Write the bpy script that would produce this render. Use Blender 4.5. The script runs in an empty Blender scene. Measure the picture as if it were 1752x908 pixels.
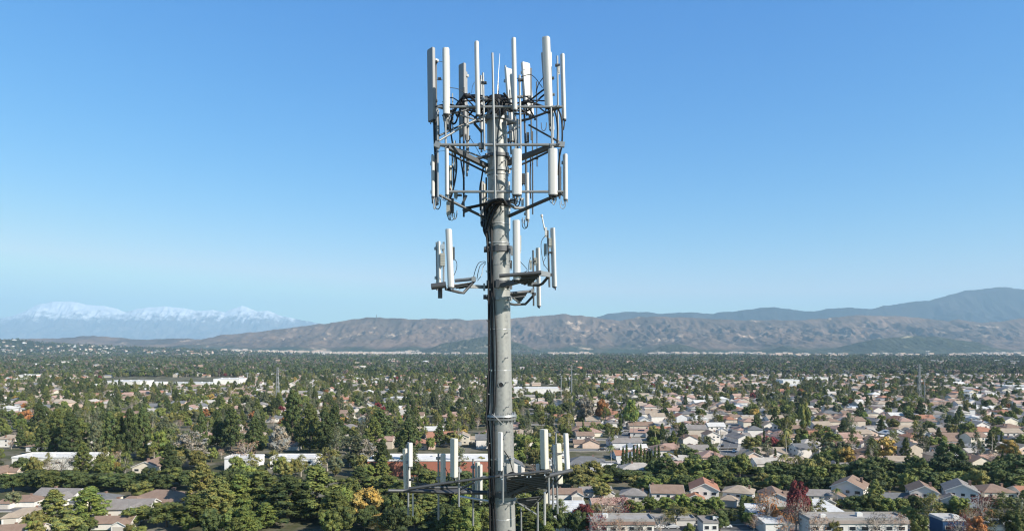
import bpy, math, random
import numpy as np
from mathutils import Vector, Matrix, Euler

R = random.Random(7)
rng = np.random.default_rng(7)
scene = bpy.context.scene
COL = scene.collection
F = 1184.0      # focal length expressed in photo pixels
HY = 596.0      # row of the true horizon
CAMH = 60.0     # camera height above the plain
rad = math.radians

# ------------------------------------------------------------------ helpers
def gpos(px, Y, z=0.0):
    return Vector(((px - 876) * Y / F, Y, z))
def Yof(py, z=0.0):
    return (CAMH - z) * F / (py - HY)
def zof(py, Y):
    return CAMH - (py - HY) * Y / F

def props(o, label=None, cat=None, group=None, kind=None):
    if label: o['label'] = label
    if cat: o['category'] = cat
    if group: o['group'] = group
    if kind: o['kind'] = kind
    return o

class MB:
    """collects geometry for ONE mesh"""
    def __init__(s):
        s.v = []; s.f = []; s.m = []; s.sm = []
    def add(s, vs, fs, mi=0, smooth=False):
        b = len(s.v)
        s.v += [tuple(v) for v in vs]
        for f in fs:
            s.f.append(tuple(i + b for i in f)); s.m.append(mi); s.sm.append(smooth)
        return s
    def box(s, c, size, rz=0.0, mi=0, M=None):
        hx, hy, hz = size[0] / 2, size[1] / 2, size[2] / 2
        ca, sa = math.cos(rz), math.sin(rz)
        vs = []
        for z in (-hz, hz):
            for (x, y) in ((-hx, -hy), (hx, -hy), (hx, hy), (-hx, hy)):
                p = (c[0] + x * ca - y * sa, c[1] + x * sa + y * ca, c[2] + z)
                vs.append(p)
        fs = [(3, 2, 1, 0), (4, 5, 6, 7), (0, 1, 5, 4), (1, 2, 6, 5), (2, 3, 7, 6), (3, 0, 4, 7)]
        return s.add(vs, fs, mi)
    def beam(s, a, b, w, h, mi=0):
        a = Vector(a); b = Vector(b); d = (b - a).normalized()
        up = Vector((0, 0, 1)) if abs(d.z) < .95 else Vector((0, 1, 0))
        x = d.cross(up).normalized(); y = x.cross(d).normalized()
        vs = []
        for p in (a, b):
            for (i, j) in ((-1, -1), (1, -1), (1, 1), (-1, 1)):
                vs.append(p + x * i * w / 2 + y * j * h / 2)
        fs = [(3, 2, 1, 0), (4, 5, 6, 7), (0, 1, 5, 4), (1, 2, 6, 5), (2, 3, 7, 6), (3, 0, 4, 7)]
        return s.add(vs, fs, mi)
    def tube(s, pts, r, n=10, mi=0, caps=True):
        pts = [Vector(p) for p in pts]
        rs = r if isinstance(r, (list, tuple)) else [r] * len(pts)
        vs = []; fs = []
        px = None
        for i, p in enumerate(pts):
            if i == 0: d = pts[1] - p
            elif i == len(pts) - 1: d = p - pts[i - 1]
            else: d = pts[i + 1] - pts[i - 1]
            d.normalize()
            if px is None:
                up = Vector((0, 0, 1)) if abs(d.z) < .9 else Vector((0, 1, 0))
                px = d.cross(up).normalized()
            else:
                px = (px - d * px.dot(d))
                px = px.normalized() if px.length > 1e-6 else d.orthogonal().normalized()
            py = d.cross(px)
            for k in range(n):
                a = 2 * math.pi * k / n
                vs.append(p + (px * math.cos(a) + py * math.sin(a)) * rs[i])
        for i in range(len(pts) - 1):
            for k in range(n):
                k2 = (k + 1) % n
                fs.append((i * n + k, i * n + k2, (i + 1) * n + k2, (i + 1) * n + k))
        s.add(vs, fs, mi, True)
        if caps:
            s.add(vs[:n], [tuple(range(n))[::-1]], mi)
            s.add(vs[-n:], [tuple(range(n))], mi)
        return s
    def prism(s, prof, a, b, ang, mi=0, smooth=True):
        """profile (x right, y away) extruded from point a (bottom) to b (top), turned by ang about z"""
        ca, sa = math.cos(ang), math.sin(ang)
        n = len(prof)
        ring = []
        for p in (a, b):
            for (x, y) in prof:
                ring.append((p[0] + x * ca - y * sa, p[1] + x * sa + y * ca, p[2]))
        for k in range(n):
            k2 = (k + 1) % n
        fs = [(k, (k + 1) % n, n + (k + 1) % n, n + k) for k in range(n)]
        s.add(ring, fs, mi, smooth)
        s.add(ring[:n], [tuple(range(n))[::-1]], mi); s.add(ring[n:], [tuple(range(n))], mi)
        return s
    def mesh(s, name):
        me = bpy.data.meshes.new(name)
        me.from_pydata(s.v, [], s.f)
        me.polygons.foreach_set('material_index', s.m)
        me.polygons.foreach_set('use_smooth', s.sm)
        me.update()
        return me
    def build(s, name, mats, parent=None, loc=None, color=None):
        me = s.mesh(name)
        if not isinstance(mats, (list, tuple)): mats = [mats]
        for m in mats: me.materials.append(m)
        o = bpy.data.objects.new(name, me); COL.objects.link(o)
        if parent is not None: o.parent = parent
        if loc is not None: o.location = loc
        if color is not None: o.color = (*color, 1)
        return o

def np_mesh(name, V, Q, mat_idx=None, smooth=False):
    """V (n,3) array, Q (m,4) array of quads (or (m,3))"""
    me = bpy.data.meshes.new(name)
    k = Q.shape[1]
    me.vertices.add(len(V)); me.vertices.foreach_set('co', V.astype(np.float32).ravel())
    me.loops.add(Q.size); me.loops.foreach_set('vertex_index', Q.astype(np.int32).ravel())
    me.polygons.add(len(Q)); me.polygons.foreach_set('loop_start', np.arange(0, Q.size, k, dtype=np.int32))
    if mat_idx is not None: me.polygons.foreach_set('material_index', mat_idx.astype(np.int32))
    me.polygons.foreach_set('use_smooth', np.full(len(Q), smooth))
    me.update(calc_edges=True)
    return me

def empty(name, loc, rz=0.0):
    o = bpy.data.objects.new(name, None); COL.objects.link(o)
    o.empty_display_size = 0.5
    o.location = loc; o.rotation_euler = (0, 0, rz)
    return o

# ------------------------------------------------------------------ noise (numpy)
def _hash(ix, iy, seed):
    h = (ix.astype(np.int64) * 374761393 + iy.astype(np.int64) * 668265263 + seed * 974634777) & 0x7fffffff
    h = ((h ^ (h >> 13)) * 1274126177) & 0x7fffffff
    return ((h ^ (h >> 16)) & 0xffff) / 65535.0
def vnoise(x, y, seed=0):
    ix = np.floor(x); iy = np.floor(y); fx = x - ix; fy = y - iy
    ux = fx * fx * (3 - 2 * fx); uy = fy * fy * (3 - 2 * fy)
    a = _hash(ix, iy, seed); b = _hash(ix + 1, iy, seed); c = _hash(ix, iy + 1, seed); d = _hash(ix + 1, iy + 1, seed)
    return (a * (1 - ux) + b * ux) * (1 - uy) + (c * (1 - ux) + d * ux) * uy
def ridged(x, y, seed=0, oct=5):
    t = np.zeros_like(x); amp = 1.0; tot = 0
    for i in range(oct):
        t += amp * (1 - np.abs(2 * vnoise(x * 2 ** i, y * 2 ** i, seed + i) - 1)); tot += amp; amp *= .52
    return t / tot
def fbm(x, y, seed=0, oct=4):
    t = np.zeros_like(x); amp = 1.0; tot = 0
    for i in range(oct):
        t += amp * vnoise(x * 2 ** i, y * 2 ** i, seed + i); tot += amp; amp *= .5
    return t / tot

# ------------------------------------------------------------------ materials
def new_mat(name):
    m = bpy.data.materials.new(name); m.use_nodes = True
    nt = m.node_tree; b = nt.nodes['Principled BSDF']
    return m, nt, b
def N(nt, t, **kw):
    n = nt.nodes.new(t)
    for k, v in kw.items(): setattr(n, k, v)
    return n
def mix(nt, fac, a, b, blend='MIX'):
    n = nt.nodes.new('ShaderNodeMix'); n.data_type = 'RGBA'; n.blend_type = blend
    for sock, val in ((n.inputs[0], fac), (n.inputs[6], a), (n.inputs[7], b)):
        if isinstance(val, bpy.types.NodeSocket): nt.links.new(val, sock)
        elif isinstance(val, (int, float)): sock.default_value = val
        else: sock.default_value = (*val, 1)
    return n.outputs[2]
def noise(nt, scale, detail=4, coord='Object', rough=.55, vec_scale=None):
    tc = N(nt, 'ShaderNodeTexCoord'); n = N(nt, 'ShaderNodeTexNoise')
    n.inputs['Scale'].default_value = scale; n.inputs['Detail'].default_value = detail
    n.inputs['Roughness'].default_value = rough
    if coord == 'World':
        g = N(nt, 'ShaderNodeNewGeometry'); src = g.outputs['Position']
    else: src = tc.outputs[coord]
    if vec_scale:
        mp = N(nt, 'ShaderNodeMapping'); mp.inputs['Scale'].default_value = vec_scale
        nt.links.new(src, mp.inputs['Vector']); src = mp.outputs['Vector']
    nt.links.new(src, n.inputs['Vector'])
    return n.outputs['Fac']
def ramp(nt, fac, stops):
    r = N(nt, 'ShaderNodeValToRGB')
    el = r.color_ramp.elements
    while len(el) < len(stops): el.new(.5)
    for e, (p, c) in zip(el, stops):
        e.position = p; e.color = (*c, 1) if len(c) == 3 else c
    nt.links.new(fac, r.inputs['Fac'])
    return r.outputs['Color']
def rampf(nt, fac, a, b):
    return ramp(nt, fac, [(a, (0, 0, 0)), (b, (1, 1, 1))])

def weathered(name, base, dark, rough=.6, metal=0.0, scale=1.2, streak=True, bump=0.0, spec=.4):
    m, nt, b = new_mat(name)
    n1 = noise(nt, scale, 6, vec_scale=(3, 3, .35) if streak else None)
    n2 = noise(nt, scale * 9, 4)
    c = mix(nt, rampf(nt, n1, .35, .7), dark, base)
    c = mix(nt, rampf(nt, n2, .3, .8), [x * .86 for x in base], c, 'MIX')
    nt.links.new(c, b.inputs['Base Color'])
    b.inputs['Roughness'].default_value = rough; b.inputs['Metallic'].default_value = metal
    b.inputs['Specular IOR Level'].default_value = spec
    if bump:
        bp = N(nt, 'ShaderNodeBump'); bp.inputs['Strength'].default_value = bump
        nt.links.new(n2, bp.inputs['Height']); nt.links.new(bp.outputs[0], b.inputs['Normal'])
    return m

M = {}
M['pole'] = weathered('pole_steel', (.39, .39, .365), (.16, .165, .165), .42, .25, 1.6, True, .08)
M['galv'] = weathered('galvanised_steel', (.34, .35, .35), (.22, .23, .235), .45, .4, 3, False)
M['dark_steel'] = weathered('dark_steel', (.115, .12, .125), (.07, .073, .078), .5, .4, 3, False)
M['black'] = weathered('black_cable_jacket', (.018, .018, .02), (.012, .012, .013), .55, 0, 4, False)
M['radome'] = weathered('white_radome', (.70, .69, .655), (.54, .53, .50), .42, 0, 2.2, True)
M['radome_grey_shaded'] = weathered('shaded_grey_radome', (.33, .335, .34), (.27, .275, .28), .5, 0, 2.2, True)  # shade painted in: grey darkened for panel faces turned from the sun
M['cream'] = weathered('cream_radome', (.66, .63, .53), (.58, .55, .47), .45, 0, 2.2, True)
M['unit'] = weathered('radio_unit_shell', (.42, .43, .38), (.3, .3, .28), .5, 0, 5, False)
M['strap'] = weathered('bright_strap', (.75, .75, .75), (.6, .6, .6), .3, .6, 5, False)
M['red'] = weathered('red_tape', (.5, .05, .05), (.4, .04, .04), .6, 0, 5, False)

def tintable(name, rough=.85, spec=.2, kind='plain'):
    """colour comes from the object's own colour, with texture for the kind of surface"""
    m, nt, b = new_mat(name)
    oi = N(nt, 'ShaderNodeObjectInfo')
    c = oi.outputs['Color']
    if kind in ('leaf', 'roof', 'wall'):
        at = N(nt, 'ShaderNodeAttribute'); at.attribute_type = 'INSTANCER'; at.attribute_name = 'tint'
        if kind == 'leaf':
            c = mix(nt, at.outputs['Alpha'], c, at.outputs['Color'])
    if kind == 'leaf':
        n1 = noise(nt, .55, 3)
        n2 = noise(nt, 2.3, 2)
        hs = N(nt, 'ShaderNodeHueSaturation')
        mr = N(nt, 'ShaderNodeMapRange'); mr.inputs['To Min'].default_value = .62; mr.inputs['To Max'].default_value = 1.38
        nt.links.new(oi.outputs['Random'], mr.inputs['Value'])
        nt.links.new(mr.outputs[0], hs.inputs['Value']); nt.links.new(c, hs.inputs['Color'])
        c = hs.outputs['Color']
        warm = mix(nt, 1.0, c, (1.28, 1.10, .82), 'MULTIPLY')
        cool = mix(nt, 1.0, c, (.72, .86, .95), 'MULTIPLY')
        c = mix(nt, rampf(nt, n1, .35, .65), cool, warm)
        c = mix(nt, rampf(nt, n2, .3, .75), mix(nt, 1.0, c, (.75, .75, .75), 'MULTIPLY'), c)
    elif kind == 'roof':
        n1 = noise(nt, .35, 4); n2 = noise(nt, 2.5, 3, vec_scale=(1, 1, 3))
        c = mix(nt, rampf(nt, n1, .3, .7), mix(nt, 1.0, c, (.78, .76, .74), 'MULTIPLY'), c)
        c = mix(nt, rampf(nt, n2, .35, .7), mix(nt, 1.0, c, (.82, .82, .82), 'MULTIPLY'), c)
    elif kind == 'wall':
        n1 = noise(nt, .5, 4)
        c = mix(nt, rampf(nt, n1, .3, .7), mix(nt, 1.0, c, (.86, .85, .83), 'MULTIPLY'), c)
    elif kind == 'paint':
        b.inputs['Coat Weight'].default_value = .4
    nt.links.new(c, b.inputs['Base Color'])
    b.inputs['Roughness'].default_value = rough; b.inputs['Specular IOR Level'].default_value = spec
    return m
M['leaf'] = tintable('foliage', .75, .25, 'leaf')
M['roof'] = tintable('roof_shingle', .9, .15, 'roof')
M['wall'] = tintable('stucco', .9, .2, 'wall')
M['paint'] = tintable('car_paint', .35, .5, 'paint')
M['bark'] = weathered('bark', (.16, .12, .09), (.09, .07, .055), .9, 0, 1.5, True)
M['pale_bark'] = weathered('pale_bark', (.48, .42, .36), (.33, .28, .23), .9, 0, 1.5, True)
M['glass'] = weathered('window_glass', (.03, .035, .045), (.02, .025, .03), .15, 0, 1, False, spec=.6)
M['frame'] = weathered('window_frame', (.7, .69, .66), (.6, .59, .56), .6, 0, 1, False)
M['garage'] = weathered('garage_door_panel', (.55, .5, .44), (.45, .41, .36), .7, 0, 1, False)
M['brick'] = weathered('chimney_brick', (.27, .17, .13), (.2, .12, .09), .9, 0, 3, False)
M['tyre'] = weathered('tyre_rubber', (.02, .02, .02), (.015, .015, .015), .8, 0, 3, False)
M['concrete'] = weathered('concrete', (.42, .39, .35), (.33, .31, .28), .9, 0, .3, False)
M['asphalt'] = weathered('asphalt', (.14, .14, .145), (.10, .10, .105), .9, 0, .06, False)
M['lamp_metal'] = weathered('lamp_post_metal', (.25, .25, .25), (.18, .18, .18), .6, .2, 2, False)
M['marking'] = weathered('road_paint', (.7, .7, .66), (.5, .5, .48), .8, 0, .5, False)

def attr_mat(name, rough=.9):
    m, nt, b = new_mat(name)
    at = N(nt, 'ShaderNodeAttribute'); at.attribute_name = 'Col'
    n1 = noise(nt, .3, 3)
    c = mix(nt, rampf(nt, n1, .3, .7), mix(nt, 1.0, at.outputs['Color'], (.8, .8, .8), 'MULTIPLY'), at.outputs['Color'])
    nt.links.new(c, b.inputs['Base Color']); b.inputs['Roughness'].default_value = rough
    b.inputs['Specular IOR Level'].default_value = .2
    return m
M['attr'] = attr_mat('far_house_surfaces')

def ground_mat():
    m, nt, b = new_mat('plain_ground')
    n1 = noise(nt, .004, 5, 'World'); n2 = noise(nt, .045, 4, 'World'); n3 = noise(nt, .4, 3, 'World')
    c = ramp(nt, n2, [(.30, (.035, .055, .02)), (.46, (.08, .09, .04)), (.54, (.24, .21, .17)), (.66, (.36, .33, .29))])
    c2 = ramp(nt, n3, [(.35, (.04, .06, .02)), (.6, (.16, .13, .09))])
    c = mix(nt, .45, c, c2)
    g = ramp(nt, n1, [(.35, (.035, .05, .025)), (.65, (.11, .10, .07))])
    c = mix(nt, .35, c, g)
    nt.links.new(c, b.inputs['Base Color']); b.inputs['Roughness'].default_value = .95
    b.inputs['Specular IOR Level'].default_value = .1
    return m
M['ground'] = ground_mat()

def hill_mat(name, base, dark, tan, tan_lo=.60, tan_hi=.68, green=None, gz=(0, 0), s=1.0, snow=None):
    m, nt, b = new_mat(name)
    n1 = noise(nt, .0011 * s, 7, 'World', .6); n2 = noise(nt, .0042 * s, 6, 'World', .62)
    n3 = noise(nt, .0028 * s, 8, 'World', .68, vec_scale=(1, .6, 1.6))
    c = mix(nt, rampf(nt, n1, .4, .62), dark, base)
    c = mix(nt, rampf(nt, n2, .38, .62), mix(nt, 1.0, c, (.62, .64, .66), 'MULTIPLY'), c)
    g = N(nt, 'ShaderNodeNewGeometry'); sx = N(nt, 'ShaderNodeSeparateXYZ')
    nt.links.new(g.outputs['Position'], sx.inputs[0])
    if green:
        mt = N(nt, 'ShaderNodeMath'); mt.operation = 'MULTIPLY_ADD'
        nt.links.new(n1, mt.inputs[0]); mt.inputs[1].default_value = (gz[1] - gz[0]) * 5
        nt.links.new(sx.outputs['Z'], mt.inputs[2])
        mr = N(nt, 'ShaderNodeMapRange'); k = (gz[1] - gz[0]) * 2.5
        mr.inputs['From Min'].default_value = gz[0] + k; mr.inputs['From Max'].default_value = gz[1] + k
        nt.links.new(mt.outputs[0], mr.inputs['Value'])
        c = mix(nt, mr.outputs[0], green, c)
    c = mix(nt, rampf(nt, n3, tan_lo, tan_hi), c, tan)
    if snow:
        mt = N(nt, 'ShaderNodeMath'); mt.operation = 'MULTIPLY_ADD'
        nt.links.new(n3, mt.inputs[0]); mt.inputs[1].default_value = snow[2]
        nt.links.new(sx.outputs['Z'], mt.inputs[2])
        mr = N(nt, 'ShaderNodeMapRange')
        mr.inputs['From Min'].default_value = snow[0] + snow[2] / 2; mr.inputs['From Max'].default_value = snow[1] + snow[2] / 2
        nt.links.new(mt.outputs[0], mr.inputs['Value'])
        c = mix(nt, mr.outputs[0], c, (.72, .74, .78))
    nt.links.new(c, b.inputs['Base Color']); b.inputs['Roughness'].default_value = 1
    b.inputs['Specular IOR Level'].default_value = .05
    return m
# ------------------------------------------------------------------ ground and terrain
gm = MB()
XS = [-40000, -12000, -4000, -1500, 0, 1500, 4000, 12000, 40000]; YS = [-3000, -500, 0, 400, 900, 2000, 5000, 9000, 18000, 41000]
gv = [(x, y, 0) for y in YS for x in XS]
nx = len(XS)
gm.add(gv, [(j * nx + i, j * nx + i + 1, (j + 1) * nx + i + 1, (j + 1) * nx + i) for j in range(len(YS) - 1) for i in range(nx - 1)])
props(gm.build('ground', M['ground']), kind='structure')

wf = MB(); xs_ = [-9000, -3000, 0, 3000, 9000]; ys_ = [1680, 3000, 5000, 7690]
wf.add([(x, y + (0 if y > 1700 else 90 * math.sin(x / 700)), .06) for y in ys_ for x in xs_], [(j * 5 + i, j * 5 + i + 1, (j + 1) * 5 + i + 1, (j + 1) * 5 + i) for j in range(3) for i in range(4)])
wm_, nt_w, b_w = new_mat('woodland_soil'); c_w = ramp(nt_w, noise(nt_w, .02, 5, 'World'), [(.35, (.03, .045, .022)), (.6, (.06, .07, .035)), (.72, (.16, .14, .10))])
nt_w.links.new(c_w, b_w.inputs['Base Color']); b_w.inputs['Roughness'].default_value = 1; b_w.inputs['Specular IOR Level'].default_value = .05
props(wf.build('woodland_ground', wm_), kind='structure')
def patch(pts, col, name):
    m = MB(); v = []
    for px, Y in pts: v.append(((px - 876) * Y / F, Y, .35))
    m.add(v, [tuple(range(len(v)))]); mt = weathered('graded_earth', col, tuple(c * .7 for c in col), .95, 0, .01, False); props(m.build(name, mt), kind='structure')
patch([(385, 6500), (520, 6250), (700, 6300), (838, 6500), (836, 7000), (700, 7600), (470, 7650), (400, 7100)], (.36, .29, .21), 'graded_land')
patch([(1110, 6900), (1300, 6800), (1300, 7650), (1120, 7600)], (.42, .34, .26), 'graded_land')
patch([(1330, 6300), (1560, 6200), (1790, 6300), (1790, 6880), (1330, 6880)], (.30, .25, .19), 'graded_land')
patch([(940, 6500), (1012, 6500), (1010, 7300), (945, 7300)], (.4, .33, .25), 'graded_land')
RANGES = {}
def hill_range(name, pts, Yf, Yr, mat, carve=.45, gs=700, seed=1, nxg=700, nyg=90, back=.5, p=.85, xmargin=.0, fine=0.0):
    px = np.array([q[0] for q in pts], float); py = np.array([q[1] for q in pts], float)
    X = np.linspace((px[0] - 876) * Yr / F, (px[-1] - 876) * Yr / F, nxg)
    Yb = Yr + (Yr - Yf) * back
    Y = np.concatenate([np.linspace(Yf, Yr, nyg), np.linspace(Yr, Yb, 14)[1:]])
    def height(x, y):
        pxx = 876 + x * F / Yr
        ridge = CAMH - (np.interp(pxx, px, py) - HY) * Yr / F
        rn = (fbm(pxx / 14, pxx * 0, seed + 40, 4) - .5) * 3.2 * Yr / F
        ridge = np.maximum(ridge + rn * np.clip(ridge / 200, 0, 1), 0)
        t = np.clip((y - Yf) / (Yr - Yf), 0, 1)
        warp = (fbm(x / gs / 1.5, y / gs / 1.5, seed + 9) - .5) * 2.2
        g = ridged(x / gs + warp * .55, y / (gs * 2.4), seed, 5)
        e = np.sin(np.pi * np.clip(t, 0, 1)) ** .6
        # foothill spurs of differing length
        sp = fbm(x / (gs * 2.2), y * 0 + seed, seed + 5, 3)
        tt = np.clip((t - .35 * (1 - sp)) / (1 - .35 * (1 - sp)), 0, 1)
        h = ridge * (tt ** p) * (1 - carve * e * (1 - g))
        if fine: h = h * (1 - fine * e * (1 - ridged(x / gs * 4, y / gs * 2.2, seed + 20, 3)))
        tb = np.clip((y - Yr) / max(Yb - Yr, 1), 0, 1)
        h = h * (1 - tb * .7) 
        end = np.minimum(1, np.minimum((x - X[0]), (X[-1] - x)) / (60 * Yr / F) + xmargin)
        return h * np.clip(end, 0, 1) - 2.0 * (t <= 0)
    GX, GY = np.meshgrid(X, Y)
    Z = height(GX, GY)
    V = np.stack([GX, GY, Z], -1).reshape(-1, 3)
    ny = len(Y); idx = np.arange(nxg * ny).reshape(ny, nxg)
    Q = np.stack([idx[:-1, :-1], idx[:-1, 1:], idx[1:, 1:], idx[1:, :-1]], -1).reshape(-1, 4)
    me = np_mesh(name, V, Q, smooth=True); me.materials.append(mat)
    o = bpy.data.objects.new(name, me); COL.objects.link(o); props(o, kind='structure')
    RANGES[name] = height
    return o

SNOW = [(-260, 560), (-160, 548), (-60, 552), (0, 545), (18, 541), (45, 531), (62, 522), (90, 516), (120, 516), (150, 521), (180, 523), (205, 530), (215, 533), (235, 528), (260, 525), (290, 524), (325, 529), (345, 532), (365, 530), (385, 534), (400, 527), (413, 523), (425, 527), (440, 533), (460, 531), (480, 540), (510, 546), (545, 553), (575, 559), (640, 572), (720, 590), (760, 596)]
hill_range('snowy_mountains', SNOW, 29500, 36000, hill_mat('snowy_rock', (.20, .18, .16), (.12, .12, .11), (.30, .27, .25), .62, .7, s=.9, snow=(1500, 1950, 2300)), carve=.75, gs=1300, seed=3, nxg=700, nyg=110, p=.9, xmargin=1, fine=.5)
BACKR = [(930, 600), (970, 575), (1000, 556), (1020, 543), (1040, 536), (1070, 533), (1110, 533), (1125, 536), (1180, 534), (1220, 536), (1240, 534), (1260, 532), (1300, 527), (1325, 525), (1345, 528), (1385, 533), (1420, 528), (1445, 526), (1490, 528), (1530, 520), (1560, 516), (1590, 514), (1620, 505), (1650, 497), (1690, 493), (1720, 491), (1752, 495), (1800, 492), (1880, 503), (2000, 520), (2100, 540)]
hill_range('blue_mountains', BACKR, 13000, 16000, hill_mat('mountain_scrub', (.055, .052, .048), (.022, .028, .028), (.25, .18, .14), .70, .76, s=.7), carve=.85, gs=1100, seed=11, nxg=600, nyg=90, xmargin=1, fine=.2)
FRONT = [(-300, 585), (-150, 578), (-60, 583), (18, 580), (60, 579), (110, 578), (160, 574), (200, 577), (240, 581), (300, 579), (345, 580), (380, 573), (440, 567), (500, 560), (560, 553), (590, 548), (625, 543), (650, 543), (700, 546), (770, 545), (800, 547), (860, 545), (900, 542), (960, 537), (1010, 541), (1040, 546), (1060, 549), (1090, 542), (1150, 542), (1200, 544), (1260, 547), (1300, 548), (1380, 547), (1420, 543), (1470, 539), (1540, 541), (1580, 544), (1620, 549), (1640, 546), (1680, 552), (1720, 549), (1752, 545), (1820, 540), (1900, 548), (2050, 556)]
hill_range('brown_hills', FRONT, 7700, 10600, hill_mat('dry_scrub', (.195, .135, .10), (.095, .075, .06), (.50, .38, .27), .59, .69, green=(.032, .045, .022), gz=(25, 95)), carve=.72, gs=470, seed=21, nxg=1200, nyg=170, p=.8, xmargin=1, fine=.48)
DARKR = [(1230, 602), (1290, 600), (1320, 598), (1340, 591), (1370, 597), (1400, 599), (1430, 595), (1465, 586), (1500, 579), (1520, 578), (1560, 575), (1600, 576), (1630, 580), (1665, 584), (1700, 594), (1730, 600), (1760, 602), (1800, 602)]
hill_range('wooded_hill', DARKR, 6900, 7600, hill_mat('hill_woods', (.065, .07, .04), (.04, .05, .03), (.4, .34, .22), .62, .72, s=2), carve=.35, gs=160, seed=31, nxg=400, nyg=50, fine=.3)
DK2 = [(640, 604), (690, 603), (720, 600), (745, 592), (760, 587), (800, 580), (830, 575), (860, 580), (885, 586), (905, 592), (935, 601), (960, 604)]
hill_range('wooded_spur', DK2, 7000, 7650, hill_mat('spur_woods', (.065, .07, .042), (.045, .052, .03), (.3, .25, .17), .56, .68, s=2), carve=.3, gs=160, seed=37, nxg=300, nyg=50, fine=.3)
DK3 = [(1080, 603), (1106, 597), (1130, 590), (1160, 588), (1185, 592), (1215, 598), (1240, 602)]
hill_range('wooded_mound', DK3, 7100, 7600, hill_mat('mound_woods', (.065, .07, .042), (.045, .052, .03), (.3, .25, .17), .56, .68, s=2), carve=.3, gs=120, seed=41, nxg=150, nyg=40, fine=.3)
LFT = [(-400, 582), (-200, 575), (-60, 578), (0, 580), (30, 581), (60, 585), (100, 589), (150, 591), (220, 594), (300, 597), (380, 600), (460, 603), (520, 604)]
hill_range('left_slope', LFT, 3600, 6200, hill_mat('slope_ground', (.05, .06, .032), (.03, .042, .022), (.2, .17, .12), .62, .72, s=3), carve=.25, gs=350, seed=51, nxg=300, nyg=70, p=1.1, xmargin=1, fine=.2)
def terrain_z(x, y):
    x = np.asarray(x, float); y = np.asarray(y, float)
    z = np.zeros_like(x)
    for n in ('brown_hills', 'wooded_hill', 'wooded_spur', 'wooded_mound', 'left_slope'):
        lo = {'brown_hills': (7700, 10600), 'wooded_hill': (6900, 7900), 'wooded_spur': (7000, 7900), 'wooded_mound': (7100, 7800), 'left_slope': (3600, 7400)}[n]
        ok = (y > lo[0]) & (y < lo[1])
        if ok.any():
            h = RANGES[n](x, y); z = np.where(ok, np.maximum(z, h), z)
    return z
# ------------------------------------------------------------------ trees
def ico(sub=1):
    t = (1 + 5 ** .5) / 2
    V = [(-1, t, 0), (1, t, 0), (-1, -t, 0), (1, -t, 0), (0, -1, t), (0, 1, t), (0, -1, -t), (0, 1, -t), (t, 0, -1), (t, 0, 1), (-t, 0, -1), (-t, 0, 1)]
    Fc = [(0, 11, 5), (0, 5, 1), (0, 1, 7), (0, 7, 10), (0, 10, 11), (1, 5, 9), (5, 11, 4), (11, 10, 2), (10, 7, 6), (7, 1, 8), (3, 9, 4), (3, 4, 2), (3, 2, 6), (3, 6, 8), (3, 8, 9), (4, 9, 5), (2, 4, 11), (6, 2, 10), (8, 6, 7), (9, 8, 1)]
    V = [Vector(v).normalized() for v in V]
    return np.array(V), np.array(Fc)
ICV, ICF = ico()

class Crown:
    def __init__(s, seed):
        s.r = np.random.default_rng(seed); s.V = []; s.T = []; s.n = 0
    def leaves(s, c, rad3, n, size):
        """n leaf triangles pairs around an ellipsoid cluster"""
        r = s.r
        d = r.normal(size=(n, 3)); d /= np.linalg.norm(d, axis=1)[:, None]
        rr = r.uniform(.55, 1.12, n) ** .7
        P = np.array(c) + d * np.array(rad3) * rr[:, None]
        nrm = d + r.normal(size=(n, 3)) * .55; nrm[:, 2] += .25
        nrm /= np.linalg.norm(nrm, axis=1)[:, None]
        a = np.cross(nrm, r.normal(size=(n, 3))); a /= np.linalg.norm(a, axis=1)[:, None]
        b = np.cross(nrm, a)
        sz = size * r.uniform(.6, 1.35, n)[:, None]
        q = np.stack([P + a * sz * .6, P + b * sz * .42 - a * sz * .1, P - a * sz * .6, P - b * sz * .42 + a * sz * .1], 1)
        i = s.n + np.arange(n)[:, None] * 4
        s.T.append(np.concatenate([np.concatenate([i, i + 1, i + 2], 1), np.concatenate([i, i + 2, i + 3], 1)]))
        s.V.append(q.reshape(-1, 3)); s.n += 4 * n
    def core(s, c, rad3, k=.78):
        V = ICV * (1 + s.r.uniform(-.22, .22, (12, 1))) * np.array(rad3) * k + np.array(c)
        s.V.append(V); s.T.append(ICF + s.n); s.n += 12
    def arrays(s): return np.concatenate(s.V), np.concatenate(s.T)

def trunk_mb(h, r, limbs, seed, top=.75):
    rr = random.Random(seed); mb = MB()
    pts = [Vector((0, 0, 0))]; n = 5
    for i in range(1, n + 1):
        pts.append(Vector((rr.uniform(-.02, .02) * h * (i / n), rr.uniform(-.02, .02) * h * (i / n), h * top * i / n)))
    mb.tube(pts, [r * (1.25 - .95 * i / n) for i in range(n + 1)], 7)
    for (p, rl) in limbs:
        z0 = min(max(p[2] * rr.uniform(.45, .75), h * .15), h * top * .95)
        k = z0 / (h * top) * n; i = min(int(k), n - 1); a = pts[i].lerp(pts[i + 1], k - i)
        mid = a.lerp(Vector(p), .5) + Vector((0, 0, -.03 * h))
        mb.tube([a, mid, Vector(p)], [rl, rl * .7, rl * .35], 5)
    return mb

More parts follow.
